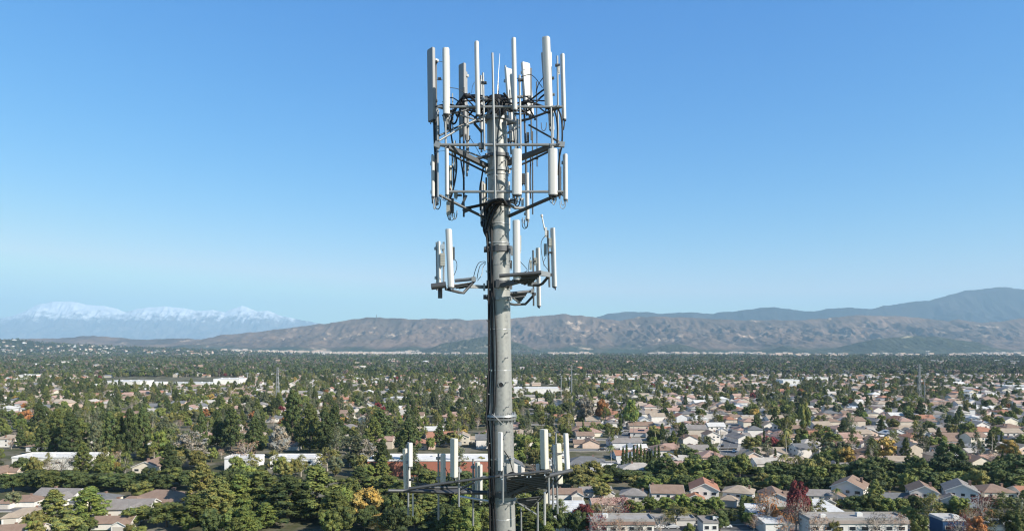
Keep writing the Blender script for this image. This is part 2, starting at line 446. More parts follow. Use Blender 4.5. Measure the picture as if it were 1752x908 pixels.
def make_arrays(kind, seed, lod=1.0):
    rr = random.Random(seed); C = Crown(seed); limbs = []
    if kind == 'leafy':
        h, r = 10.0, 4.7; th = .24; bark = 0
        nc = 46
        for i in range(nc):
            u = rr.random(); ph = rr.uniform(0, 2 * math.pi)
            z = (.34 + .60 * u) * h
            env = r * math.sin(math.pi * min(max((z / h - .18) / .84, .03), .97)) ** .6
            d = env * (rr.uniform(.35, .86))
            c = (d * math.cos(ph), d * math.sin(ph), z + rr.uniform(-.3, .3))
            s_ = rr.uniform(.9, 1.6)
            C.core(c, (s_, s_, s_ * .92), .8); C.leaves(c, (s_, s_, s_), int(52 * lod), .5)
            if i % 7 == 0: limbs.append((c, .13))
    elif kind == 'pine':
        h, r = 20.0, 4.6; th = .32; bark = 0
        nc = 92
        for i in range(nc):
            u = (i + rr.random()) / nc; z = (.13 + .86 * u) * h
            lob = 1 + .28 * math.sin(z * 1.9 + seed) 
            env = r * (1 - u ** 2.4) ** .75 * (.72 + .28 * math.sin(math.pi * min(u * 1.3 + .1, 1))) * lob + .2
            ph = i * 2.399 + rr.uniform(-.5, .5); d = env * rr.uniform(.45, .98)
            c = (d * math.cos(ph), d * math.sin(ph), z + rr.uniform(-.4, .4) + d * .05)
            s_ = rr.uniform(.8, 1.45) * (1.05 - .4 * u)
            C.core(c, (s_, s_, s_ * .85), .8); C.leaves(c, (s_ * 1.1, s_ * 1.1, s_ * 1.0), int(54 * lod), .5)
            if i % 8 == 0: limbs.append((c, .10))
    elif kind == 'cypress':
        h, r = 12.0, 1.0; th = .15; bark = 0
        for i in range(26):
            u = (i + .5) / 26; z = (.04 + .93 * u) * h
            env = r * (math.sin(math.pi * min(.04 + u * .95, .985)) ** .45) * (1.05 - .5 * u)
            ph = rr.uniform(0, 6.28); d = env * .35
            c = (d * math.cos(ph), d * math.sin(ph), z)
            C.core(c, (env * .8, env * .8, .8), .85); C.leaves(c, (env * .9, env * .9, .75), int(46 * lod), .36)
    elif kind == 'eucalyptus':
        h, r = 19.0, 4.6; th = .30; bark = 1
        for i in range(34):
            u = rr.random(); z = (.30 + .68 * u) * h
            env = r * math.sin(math.pi * min(max((z / h - .12) / .92, .05), .96)) ** .7
            ph = rr.uniform(0, 6.28); d = env * rr.uniform(.3, .95)
            c = (d * math.cos(ph), d * math.sin(ph), z)
            s_ = rr.uniform(.9, 1.7)
            if i % 2: C.core(c, (s_, s_, s_ * .8), .55)
            C.leaves(c, (s_ * 1.1, s_ * 1.1, s_), int(44 * lod), .52)
            if i % 2 == 0: limbs.append((c, .13))
    elif kind == 'bare':
        h, r = 12.0, 4.2; th = .22; bark = 1
        for i in range(30):
            u = rr.random(); z = (.38 + .6 * u) * h; ph = rr.uniform(0, 6.28)
            d = r * math.sin(math.pi * min(max((z / h - .2) / .85, .05), .95)) ** .6 * rr.uniform(.4, 1)
            c = (d * math.cos(ph), d * math.sin(ph), z)
            C.leaves(c, (1.2, 1.2, 1.2), int(20 * lod), .36); limbs.append((c, .10))
    elif kind == 'palm':
        h, r = 12.0, 2.3; th = .2; bark = 1
        for i in range(22):
            ph = i * 2.399; up = rr.uniform(-.6, .9)
            L = rr.uniform(2.0, 2.7); prev = None
            vs = []
            for k in range(6):
                t = k / 5
                d = L * t; z = h + up * L * t - 1.5 * t * t * L * .55
                w = .34 * (1 - abs(t - .35) * 1.2)
                cx, cy = d * math.cos(ph), d * math.sin(ph); sx, sy = -math.sin(ph) * w, math.cos(ph) * w
                vs += [(cx + sx, cy + sy, z - .18 * t), (cx, cy, z), (cx - sx, cy - sy, z - .18 * t)]
            T = []
            for k in range(5):
                a = k * 3
                T += [(a, a + 1, a + 4), (a, a + 4, a + 3), (a + 1, a + 2, a + 5), (a + 1, a + 5, a + 4)]
            C.V.append(np.array(vs)); C.T.append(np.array(T) + C.n); C.n += len(vs)
        C.core((0, 0, h - .2), (.45, .45, .6), 1)
    top = {'palm': 1.0, 'cypress': .9, 'pine': .95}.get(kind, .72)
    tb = trunk_mb(h, th, limbs, seed, top)
    return C.arrays(), tb, h, r, bark

KINDS = {}
def kind_protos(kind, n, lod=1.0):
    out = []
    for i in range(n):
        (V, T), tb, h, r, bark = make_arrays(kind, 100 + 17 * i + len(kind), lod)
        cm = np_mesh('crown', V, T); cm.materials.append(M['leaf'])
        tm = tb.mesh('trunk'); tm.materials.append(M['pale_bark'] if bark else M['bark'])
        # joined version for the small copies
        Vt = np.array(tb.v); tris = []
        for f in tb.f:
            for k in range(1, len(f) - 1): tris.append((f[0], f[k], f[k + 1]))
        Tt = np.array(tris) + len(V)
        jm = np_mesh('tree', np.concatenate([V, Vt]), np.concatenate([T, Tt]), np.concatenate([np.zeros(len(T)), np.ones(len(Tt))]))
        jm.materials.append(M['leaf']); jm.materials.append(M['pale_bark'] if bark else M['bark'])
        out.append((cm, tm, jm, h, r))
    KINDS[kind] = out
kind_protos('leafy', 5); kind_protos('pine', 5); kind_protos('cypress', 2, .8); kind_protos('eucalyptus', 4); kind_protos('bare', 3); kind_protos('palm', 2)
# low detail versions for trees a kilometre and more away
def low_protos(kind, n):
    out = []
    for i in range(n):
        (V, T), tb, h, r, bark = make_arrays(kind, 300 + 13 * i, .18)
        jm = np_mesh('far_tree', V, T); jm.materials.append(M['leaf'])
        out.append(jm)
    return out
LOW = {'leafy': low_protos('leafy', 3), 'pine': low_protos('pine', 3)}

TINT = {
    'dark green': (0.078, 0.104, 0.037), 'green': (0.140, 0.165, 0.049), 'bright green': (0.150, 0.190, 0.050), 'olive': (0.183, 0.177, 0.060),
    'grey-green': (0.146, 0.163, 0.094), 'golden brown': (0.340, 0.241, 0.074), 'rusty orange': (0.340, 0.156, 0.067), 'dark red': (0.190, 0.042, 0.047),
    'pinkish brown': (0.340, 0.227, 0.175), 'grey': (0.220, 0.198, 0.175), 'yellowish green': (0.175, 0.190, 0.060)}
TREES = []   # dict(kind,px,Y,h,w,col,where,label)
def tree(kind, px, Y, h, w, col, where=None, z=0.0, label=None):
    TREES.append(dict(kind=kind, px=px, Y=Y, h=h, w=w, col=col, where=where, z=z, label=label, x=(px - 876) * Y / F))
def tree_px(kind, px, top, Y, wpx, col, where=None, label=None):
    tree(kind, px, Y, max(zof(top, Y), 3), wpx * Y / F / 2, col, where, label=label)
# ------------------------------------------------------------------ houses
def gable_roof(mb, x0, x1, y0, y1, z, rise, axis='x', ov=.45, th=.16, mi=0):
    """two sloping slabs with thickness; ridge along axis"""
    if axis == 'x':
        ym = (y0 + y1) / 2; k = rise / ((y1 - y0) / 2)
        for s, ya in ((-1, y0 - ov), (1, y1 + ov)):
            za = z - ov * k
            a = [(x0 - ov, ya, za), (x1 + ov, ya, za), (x1 + ov, ym, z + rise), (x0 - ov, ym, z + rise)]
            b = [(p[0], p[1], p[2] + th) for p in a]
            fs = [(0, 1, 2, 3)[::s], (7, 6, 5, 4)[::s], (0, 4, 5, 1)[::s], (1, 5, 6, 2)[::s], (3, 2, 6, 7)[::s], (0, 3, 7, 4)[::s]]
            mb.add(a + b, fs, mi)
    else:
        xm = (x0 + x1) / 2; k = rise / ((x1 - x0) / 2)
        for s, xa in ((-1, x0 - ov), (1, x1 + ov)):
            za = z - ov * k
            a = [(xa, y0 - ov, za), (xa, y1 + ov, za), (xm, y1 + ov, z + rise), (xm, y0 - ov, z + rise)]
            b = [(p[0], p[1], p[2] + th) for p in a]
            fs = [(0, 1, 2, 3)[::-s], (7, 6, 5, 4)[::-s], (0, 4, 5, 1)[::-s], (1, 5, 6, 2)[::-s], (3, 2, 6, 7)[::-s], (0, 3, 7, 4)[::-s]]
            mb.add(a + b, fs, mi)
def hip_roof(mb, x0, x1, y0, y1, z, rise, ov=.5, mi=0):
    x0 -= ov; x1 += ov; y0 -= ov; y1 += ov
    w, d = x1 - x0, y1 - y0
    if w >= d: r0 = (x0 + d / 2, (y0 + y1) / 2, z + rise); r1 = (x1 - d / 2, (y0 + y1) / 2, z + rise)
    else: r0 = ((x0 + x1) / 2, y0 + w / 2, z + rise); r1 = ((x0 + x1) / 2, y1 - w / 2, z + rise)
    v = [(x0, y0, z), (x1, y0, z), (x1, y1, z), (x0, y1, z), r0, r1, (x0, y0, z - .2), (x1, y0, z - .2), (x1, y1, z - .2), (x0, y1, z - .2)]
    if w >= d: fs = [(0, 1, 5, 4), (1, 2, 5), (2, 3, 4, 5), (3, 0, 4)]
    else: fs = [(0, 1, 4), (1, 2, 5, 4), (2, 3, 5), (3, 0, 4, 5)]
    fs += [(6, 7, 1, 0), (7, 8, 2, 1), (8, 9, 3, 2), (9, 6, 0, 3), (9, 8, 7, 6)]
    mb.add(v, fs, mi)
def body(mb, x0, x1, y0, y1, h, rise=0, axis=None, z0=0, mi=0):
    v = [(x0, y0, z0), (x1, y0, z0), (x1, y1, z0), (x0, y1, z0), (x0, y0, h), (x1, y0, h), (x1, y1, h), (x0, y1, h)]
    fs = [(0, 1, 5, 4), (1, 2, 6, 5), (2, 3, 7, 6), (3, 0, 4, 7)]
    if axis == 'x':
        v += [(x0, (y0 + y1) / 2, h + rise), (x1, (y0 + y1) / 2, h + rise)]; fs += [(5, 6, 9), (7, 4, 8)]
    elif axis == 'y':
        v += [((x0 + x1) / 2, y0, h + rise), ((x0 + x1) / 2, y1, h + rise)]; fs += [(4, 5, 8), (6, 7, 9)]
    else: fs += [(4, 5, 6, 7)]
    mb.add(v, fs, mi)

HP = {}
def house_proto(key, w, d, eave, rise, style, wing=None, chim=None):
    wl, rf, tr = MB(), MB(), MB(); trims = [tr]; wins = []; doors = []
    x0, x1, y0, y1 = -w / 2, w / 2, -d / 2, d / 2
    ax = {'gx': 'x', 'gy': 'y', 'hip': None}[style]
    if style == 'hip': body(wl, x0, x1, y0, y1, eave); hip_roof(rf, x0, x1, y0, y1, eave, rise)
    else:
        body(wl, x0, x1, y0, y1, eave, rise, ax); gable_roof(rf, x0, x1, y0, y1, eave, rise, ax)
        k = rise / ((d if ax == 'x' else w) / 2)
        # pale barge boards along the gable
        if ax == 'y':
            for s in (-1, 1):
                tr.beam((s * (w / 2 + .45), y0 - .48, eave - .45 * k), (0, y0 - .48, eave + rise + .0), .06, .28)
        else:
            for xe in (x0 - .48, x1 + .48):
                tr = MB(); trims.append(tr)
                for s in (-1, 1): tr.beam((xe, s * (d / 2 + .45), eave - .45 * k), (xe, 0, eave + rise), .06, .28)
    if wing:
        for (wx0, wx1, wy0, wy1, wh, wr, wax) in wing:
            if wax == 'hip': body(wl, wx0, wx1, wy0, wy1, wh); hip_roof(rf, wx0, wx1, wy0, wy1, wh, wr)
            else:
                body(wl, wx0, wx1, wy0, wy1, wh, wr, wax); gable_roof(rf, wx0, wx1, wy0, wy1, wh, wr, wax)
                if wax == 'y':
                    k = wr / ((wx1 - wx0) / 2); tr = MB(); trims.append(tr)
                    for s in (-1, 1):
                        xc = (wx0 + wx1) / 2
                        tr.beam((xc + s * ((wx1 - wx0) / 2 + .45), wy0 - .48, wh - .45 * k), (xc, wy0 - .48, wh + wr), .06, .26)
            doors.append(((wx0 + wx1) / 2, wy0 - .03, min(4.8, (wx1 - wx0) * .75)))
    # windows on the faces
    fl = [1.5] if eave < 4 else [1.4, 4.1]
    for z in fl:
        for x in ((-w * .3, w * .02, w * .32) if z > 3 or not wing else (-w * .33,)):
            if wing and z < 3 and any(a[0] - .8 < x < a[1] + .8 for a in wing): continue
            wins.append((x, y0 - .03, z, R.choice((1.3, 1.8, 2.2)), 1.15, 0))
        for y in (-d * .22, d * .22):
            wins.append((x1 + .03, y, z, 1.3, 1.1, math.pi / 2)); wins.append((x0 - .03, y, z, 1.3, 1.1, -math.pi / 2))
    HP[key] = dict(wall=wl.mesh('wall'), roof=rf.mesh('roof'), trim=[t.mesh('barge_board') for t in trims if t.v], w=w, d=d, h=eave + rise, eave=eave,
                   wins=wins, doors=doors, chim=chim, raw=(wl, rf, tr))
    HP[key]['wall'].materials.append(M['wall']); HP[key]['roof'].materials.append(M['roof'])
    for t in HP[key]['trim']: t.materials.append(M['frame'])
house_proto('two_gy', 9.5, 12, 5.3, 2.3, 'gy', [(-6.5, -.5, -10.5, -5.5, 2.9, 1.5, 'y')], (3.2, 2, 7.6))
house_proto('two_gx', 12, 10, 5.3, 2.2, 'gx', [(0, 6.2, -9.5, -4.5, 2.9, 1.6, 'y')], (-5.2, 0, 8.0))
house_proto('two_hip', 12, 11, 5.4, 2.3, 'hip', [(-6.2, 0, -9.6, -5, 2.9, 1.7, 'hip')], (4.2, 1, 7.5))
house_proto('one_gx', 17, 9.5, 2.9, 2.1, 'gx', [(2.5, 8.6, -9, -4.2, 2.9, 1.7, 'y')], (-3, .5, 5.5))
house_proto('one_hip', 16, 11, 2.9, 2.3, 'hip', [(-8, -1.5, -9.4, -5, 2.9, 1.8, 'hip')], (3, .5, 5.6))
house_proto('one_gy', 11, 15, 2.9, 2.4, 'gy', [(4, 11, -4, 5, 2.85, 1.9, 'x')], (-3, 2, 5.2))

wm = MB(); wm.box((0, 0, 0), (1, .07, 1)); WFR = wm.mesh('window'); WFR.materials.append(M['frame'])
pm = MB(); pm.box((0, -.045, 0), (.84, .03, .82)); PAN = pm.mesh('pane'); PAN.materials.append(M['glass'])
dm = MB(); dm.box((0, 0, 1.15), (1, .08, 2.3))
for i in range(3): dm.box((0, -.045, .6 + .55 * i), (.98, .02, .04))
GD = dm.mesh('garage_door'); GD.materials.append(M['garage'])
cm_ = MB(); cm_.box((0, 0, -1.4), (.8, .9, 2.8)); cm_.box((0, 0, .06), (.95, 1.05, .16)); CH = cm_.mesh('chimney'); CH.materials.append(M['brick'])
sp_ = MB()
for i in range(4):
    sp_.box((-1.7 + i * 1.12, 0, 0), (1.05, 1.75, .05))
SOL = sp_.mesh('solar_panel')
_sm = weathered('solar_cells', (.012, .02, .05), (.01, .015, .035), .2, 0, 2, False, spec=.6); SOL.materials.append(_sm)

def child(name, me, parent, loc=(0, 0, 0), rz=0, scale=None, color=None):
    o = bpy.data.objects.new(name, me); COL.objects.link(o); o.parent = parent
    o.location = loc; o.rotation_euler = (0, 0, rz)
    if scale: o.scale = scale
    if color: o.color = (*color, 1)
    return o
ROOFC = {'grey': (.29, .27, .26), 'brown': (.30, .215, .17), 'terracotta': (.42, .215, .145), 'tan': (.42, .35, .28), 'pale': (.50, .47, .43), 'slate': (.19, .195, .205), 'white': (.66, .66, .65), 'pinkish': (.44, .30, .25)}
WALLC = {'white': (.74, .70, .65), 'cream': (.72, .66, .55), 'beige': (.55, .48, .40), 'grey': (.6, .61, .62), 'peach': (.68, .52, .42)}
HOUSES = []
def house(key, x, Y, rz, roof, wall, s=1.0, parts=True, where=None, label=None, z=0, solar=False):
    HOUSES.append(dict(key=key, x=x, Y=Y, rz=rz, roof=roof, wall=wall, s=s, parts=parts, where=where, label=label, z=z, solar=solar))
# ------------------------------------------------------------------ explicit placement: near houses
def house_px(key, cx, eave_y, wpx, roof, wall, label, rot=0, solar=False):
    P = HP[key]; Y = Yof(eave_y, P['eave']); s = (wpx * Y / F) / (P['w'] + 1.0)
    if abs(abs(rot) - 90) < 30: s = (wpx * Y / F) / (P['d'] + 4)
    s = min(max(s, .75), 1.35)
    house(key, (cx - 876) * Y / F, Y, rad(rot), roof, wall, s, True, None, label, 0, solar)
house_px('two_hip', 1084, 838, 47, 'grey', 'cream', 'cream two-storey house with grey hip roof, first in front row right of tower', -14)
house_px('two_gx', 1140, 838, 57, 'brown', 'white', 'white house with dark brown roof, second in the front row right of the tower', -6)
house_px('two_gy', 1204, 834, 50, 'terracotta', 'white', 'white gabled house with orange-brown roof in the front row', -12)
house_px('two_hip', 1264, 836, 52, 'tan', 'grey', 'pale grey house with light tan hip roof in the front row, one cypress nearby', -24)
house_px('one_gy', 1324, 846, 50, 'brown', 'white', 'low white house with brown gable roof behind the orange-leaved tree', -14)
house_px('two_gx', 1398, 838, 40, 'grey', 'cream', 'cream house with grey roof just right of the dark red tree', -8)
house_px('two_gy', 1454, 833, 54, 'brown', 'white', 'white two-storey house with brown gable roof between red tree and bright green tree', -34)
house_px('one_gx', 1533, 846, 56, 'slate', 'white', 'low white house with slate grey roof in the front row at right', -6)
house_px('two_gy', 1577, 836, 46, 'brown', 'white', 'white two-storey house with brown roof and brick chimney, front row right', -22)
house_px('two_gy', 1642, 837, 52, 'grey', 'grey', 'pale blue-grey house with grey gable roof in the front row at far right', -26)
house_px('two_hip', 1697, 836, 56, 'brown', 'cream', 'cream house with brown roof near the right end of the front row', -4)
house_px('two_gx', 1756, 834, 46, 'terracotta', 'white', 'house with reddish roof cut by the right edge of the front row', 0)
house_px('one_gx', 1018, 835, 50, 'grey', 'white', 'low white house with grey roof half hidden by olive trees right of the tower', 6)
house_px('one_gx', 1042, 856, 66, 'pinkish', 'cream', 'low cream house with pinkish brown roof behind the red-leaved trees', 4)
house_px('one_gx', 968, 838, 34, 'brown', 'white', 'small white house with brown roof close to the right side of the tower', 0)
# near left group
house_px('one_hip', 42, 850, 50, 'brown', 'white', 'white house with brown roof at the left edge in front of the hedge', 4)
house_px('one_gx', 106, 843, 76, 'grey', 'white', 'long low house with grey roof and white barge boards at far left', -6)
house_px('one_hip', 170, 848, 62, 'slate', 'cream', 'low house with grey-green hip roof next to the long grey-roofed house', -4)
house_px('one_hip', 280, 853, 96, 'brown', 'white', 'wide low house with reddish brown hip roof before the left hedge', -8)
house_px('one_gx', 218, 866, 96, 'grey', 'white', 'low white house with grey roof beside the street lamp at lower left', 3)
house_px('one_gx', 198, 886, 46, 'brown', 'white', 'small brown-roofed house below the grey-roofed one at lower left', 3)
house_px('one_hip', 50, 872, 50, 'tan', 'white', 'white house with tan hip roof at the lower left edge', 18)
house_px('one_gx', 40, 900, 44, 'brown', 'cream', 'brown-roofed house in the lower left corner', 10)
house_px('one_gx', 392, 842, 28, 'pale', 'white', 'small pale-roofed white house between the left pines', 20)
house_px('one_gx', 592, 848, 36, 'grey', 'white', 'small white house with grey roof peeping between the big left pines', -10)
# mid houses that can be recognised
house_px('one_hip', 1003, 790, 66, 'slate', 'white', 'large low white house with blue-grey hip roof beside the lower antenna platform', -4)
house_px('two_gy', 1186, 764, 28, 'brown', 'white', 'bright white gabled house left of the receding street', 8)
house_px('one_gx', 1080, 768, 38, 'white', 'white', 'white house with white roof behind the row of cypresses', 6)
house_px('one_hip', 1006, 738, 46, 'pinkish', 'cream', 'house with wide pinkish tile roof above the grey-roofed one', 10)
house_px('one_gx', 1100, 738, 44, 'pinkish', 'white', 'pinkish-roofed house right of the left street', -14, True)
house_px('one_gx', 760, 748, 64, 'terracotta', 'grey', 'grey and terracotta roofed house left of the tower above the brick building', 12)
house_px('one_gx', 690, 712, 22, 'terracotta', 'white', 'small terracotta-roofed house above the tall pines left of the tower', 0)
house_px('one_hip', 782, 712, 52, 'pinkish', 'peach', 'wide peach house with pink tile roof left of the tower', 0)
house_px('one_gx', 725, 722, 24, 'terracotta', 'white', 'terracotta-roofed house beside the pink-tiled one left of the tower', 30)
house_px('one_gx', 1400, 742, 48, 'terracotta', 'cream', 'long house with brown-red roof in the middle of the right suburb', 4)
house_px('one_gx', 1457, 755, 40, 'pinkish', 'white', 'white two-winged house with pink roof right of centre in suburb', 4)

# flat and industrial buildings -------------------------------------------------
def flat_building(px0, px1, base_y, top_y, depth, wallc, roofc, label, windows=0, rot=0.0, parapet=True, cat='building', name='flat_roofed_building', fascia=None):
    Y = Yof(base_y); h = zof(top_y, Y); s = Y / F
    w = (px1 - px0) * s
    root = empty(name, ((px0 + px1) / 2 * s - 876 * s, Y + depth / 2, 0), rot)
    props(root, label, cat)
    wl = MB(); wl.box((0, 0, h / 2), (w, depth, h)); wl.build('wall', M['wall'], root, color=wallc)
    rf = MB(); rf.box((0, 0, h + .06), (w + .5, depth + .5, .24))
    if parapet:
        t = .3
        for (a, b, c, d) in ((0, -depth / 2, w + .1, t), (0, depth / 2, w + .1, t), (-w / 2, 0, t, depth - .4), (w / 2, 0, t, depth - .4)):
            rf.box((a, b, h + .45), (c, d, .55))
    rfo = rf.build('roof', M['roof'], root, color=roofc)
    for i in range(max(1, int(w // 13))):
        u = MB(); u.box((0, 0, .6), (1.8, 1.5, 1.1)); u.box((0, 0, 1.2), (1.4, 1.1, .14))
        u.build('rooftop_unit', M['frame'], rfo, loc=(-w / 2 + 5 + i * 12.5, R.uniform(-depth * .25, depth * .25), h + .18))
    for i in range(windows):
        x = -w / 2 + (i + .5) * w / windows
        f = child('window', WFR, root, (x, -depth / 2 - .04, h * .62), 0, (min(3.4, w / windows * .6), 1, 1.3))
        child('pane', PAN, f)
    if fascia:
        fm = MB(); fm.box((0, -depth / 2 - .30, h - .55), (w + .7, .12, 1.1)); fm.build('fascia', M['wall'], root, color=fascia)
    return root
flat_building(20, 156, 803, 783, 15, (.78, .76, .70), (.80, .80, .79), 'long low white building with white flat roof at the left behind the hedge', 6)
flat_building(384, 440, 805, 784, 10, (.82, .82, .80), (.80, .80, .80), 'plain white building with a blue door beyond the left hedge', 1)
flat_building(462, 540, 801, 784, 12, (.80, .80, .78), (.80, .80, .80), 'white flat building showing between the trunks behind the big pines', 3)
flat_building(629, 838, 814, 788, 18, (.40, .16, .11), (.84, .84, .83), 'long brick red building with white flat roof left of the tower', 0, name='brick_building')
flat_building(1011, 1119, 924, 891, 8, (.72, .68, .62), (.40, .385, .37), 'flat building with brown fascia at the bottom edge right of the dark red tree', 7, fascia=(.28, .19, .16))
flat_building(1385, 1553, 926, 889, 8, (.66, .64, .61), (.40, .385, .37), 'long flat grey-white building with dark windows on the bottom edge at right', 8, fascia=(.36, .30, .27))
flat_building(1613, 1650, 922, 890, 7, (.025, .07, .16), (.55, .55, .55), 'blue-walled building with white roof at the bottom right', 2)
flat_building(1120, 1190, 899, 889, 6, (.62, .60, .56), (.40, .385, .37), 'low pale carport roof beside the white van', 0)
flat_building(1203, 1229, 914, 894, 7, (.72, .70, .66), (.33, .31, .30), 'small square building with grey roof between carport and cypress', 2)
flat_building(1690, 1760, 926, 900, 8, (.7, .69, .66), (.5, .5, .49), 'white flat building in the bottom right corner', 2)
def shed_roof(px0, px1, eave_y, ridge_y, label):
    Y = Yof(eave_y, 4.0); s = Y / F; w = (px1 - px0) * s
    d = 24.0; h1 = zof(ridge_y, Y + d)
    h1 = min(max(h1, 5.0), 9.5)
    root = empty('white_roofed_building', (((px0 + px1) / 2 - 876) * s, Y, 0), 0); props(root, label, 'building')
    wl = MB(); wl.add([(-w/2, 0, 0), (w/2, 0, 0), (w/2, d, 0), (-w/2, d, 0), (-w/2, 0, 3.9), (w/2, 0, 3.9), (w/2, d, h1 - .1), (-w/2, d, h1 - .1)], [(0, 1, 5, 4), (1, 2, 6, 5), (2, 3, 7, 6), (3, 0, 4, 7), (4, 5, 6, 7)])
    wl.build('wall', M['wall'], root, color=(.75, .74, .71))
    rf = MB(); n = 9
    for i in range(n):
        y0 = -.5 + i * (d + .6) / n; y1 = y0 + (d + .6) / n
        za = 4 + (h1 - 4) * i / n; zb = 4 + (h1 - 4) * (i + 1) / n - .12
        rf.beam((-0, (y0), za), (0, y1, zb), w + .8, .14)
    rf.build('roof', M['roof'], root, color=(.74, .75, .75))
shed_roof(1310, 1352, 894, 860, 'pale sloping white-panelled roof left of the dark red tree')
shed_roof(1410, 1460, 884, 857, 'white panelled sloping roof right of the dark red tree')
shed_roof(948, 1010, 888, 855, 'broad white sloping roof right of the tower base')
# mid distance industrial
for (a, b, by, ty, d, lab) in ((176, 240, 664, 652, 40, 'white warehouse left of the round-roofed hall on the far plain'), (244, 276, 662, 654, 30, 'small white warehouse between two larger ones on the far plain'),
                               (288, 362, 664, 655, 30, 'long low white shed joining the tall white hall'), (365, 409, 662, 648, 36, 'tall bright white hall near the slim pale mast'),
                               (26, 50, 650, 641, 30, 'white warehouse at the far left above the suburb'), (880, 956, 680, 664, 30, 'long pale building with white roof just right of the tower'),
                               (667, 697, 690, 680, 20, 'white-roofed hall in the trees left of the tower'), (1660, 1679, 687, 674, 14, 'plain white box building at the far right'),
                               (1378, 1417, 656, 646, 30, 'long white roof right of centre at the edge of the far wood'), (1724, 1775, 668, 660, 24, 'long white building at the right edge of the far suburb'),
                               (1340, 1372, 662, 650, 30, 'grey-roofed hall beside the long white roof'), (18, 44, 655, 648, 20, 'low pale shed at the left edge below the white warehouse')):
    flat_building(a, b, by, ty, d, (.78, .76, .72), (.82, .82, .82), lab, 0, parapet=False, name='warehouse')

# ------------------------------------------------------------------ roads
def road(name, p0, p1, w, kerb=True):
    a = Vector((*p0, 0)); b = Vector((*p1, 0)); d = (b - a).normalized(); n = Vector((-d.y, d.x, 0))
    mb = MB()
    def strip(o0, o1, z0, z1, mi):
        v = [a + n * o0, a + n * o1, b + n * o1, b + n * o0]
        v = [(q.x, q.y, z1) for q in v]
        lo = [(q[0], q[1], z0) for q in v]
        mb.add(v + lo, [(3, 2, 1, 0), (0, 1, 5, 4), (1, 2, 6, 5), (2, 3, 7, 6), (3, 0, 4, 7)], mi)
    strip(-w / 2, w / 2, -.2, .02, 0)
    if kerb:
        strip(-w / 2 - 1.6, -w / 2, -.2, .14, 1); strip(w / 2, w / 2 + 1.6, -.2, .14, 1)
    L = (b - a).length; k = 0
    if kerb and L < 500:
        while k < L - 3:
            q0 = a + d * k; q1 = a + d * (k + 3)
            v = [q0 - n * .08, q0 + n * .08, q1 + n * .08, q1 - n * .08]
            mb.add([(q.x, q.y, .026) for q in v], [(3, 2, 1, 0)], 2); k += 9
    o = mb.build(name, [M['asphalt'], M['concrete'], M['marking']]); props(o, kind='structure')
    return a, b
def gxy(px, py): Y = Yof(py); return ((px - 876) * Y / F, Y)
RD1 = road('street', gxy(1236, 792), gxy(1262, 726), 10)
RD2 = road('street', gxy(1050, 766), gxy(1086, 722), 9)
road('street', gxy(900, 905), gxy(1770, 899), 7)
car_park = MB(); q = [gxy(1170, 925), gxy(1260, 925), gxy(1215, 888), gxy(1110, 888)]
car_park.add([(x, y, .012) for x, y in q], [(0, 1, 2, 3)]); props(car_park.build('parking_lot', M['asphalt']), kind='structure')
road('street', gxy(-20, 870), gxy(420, 866), 8)

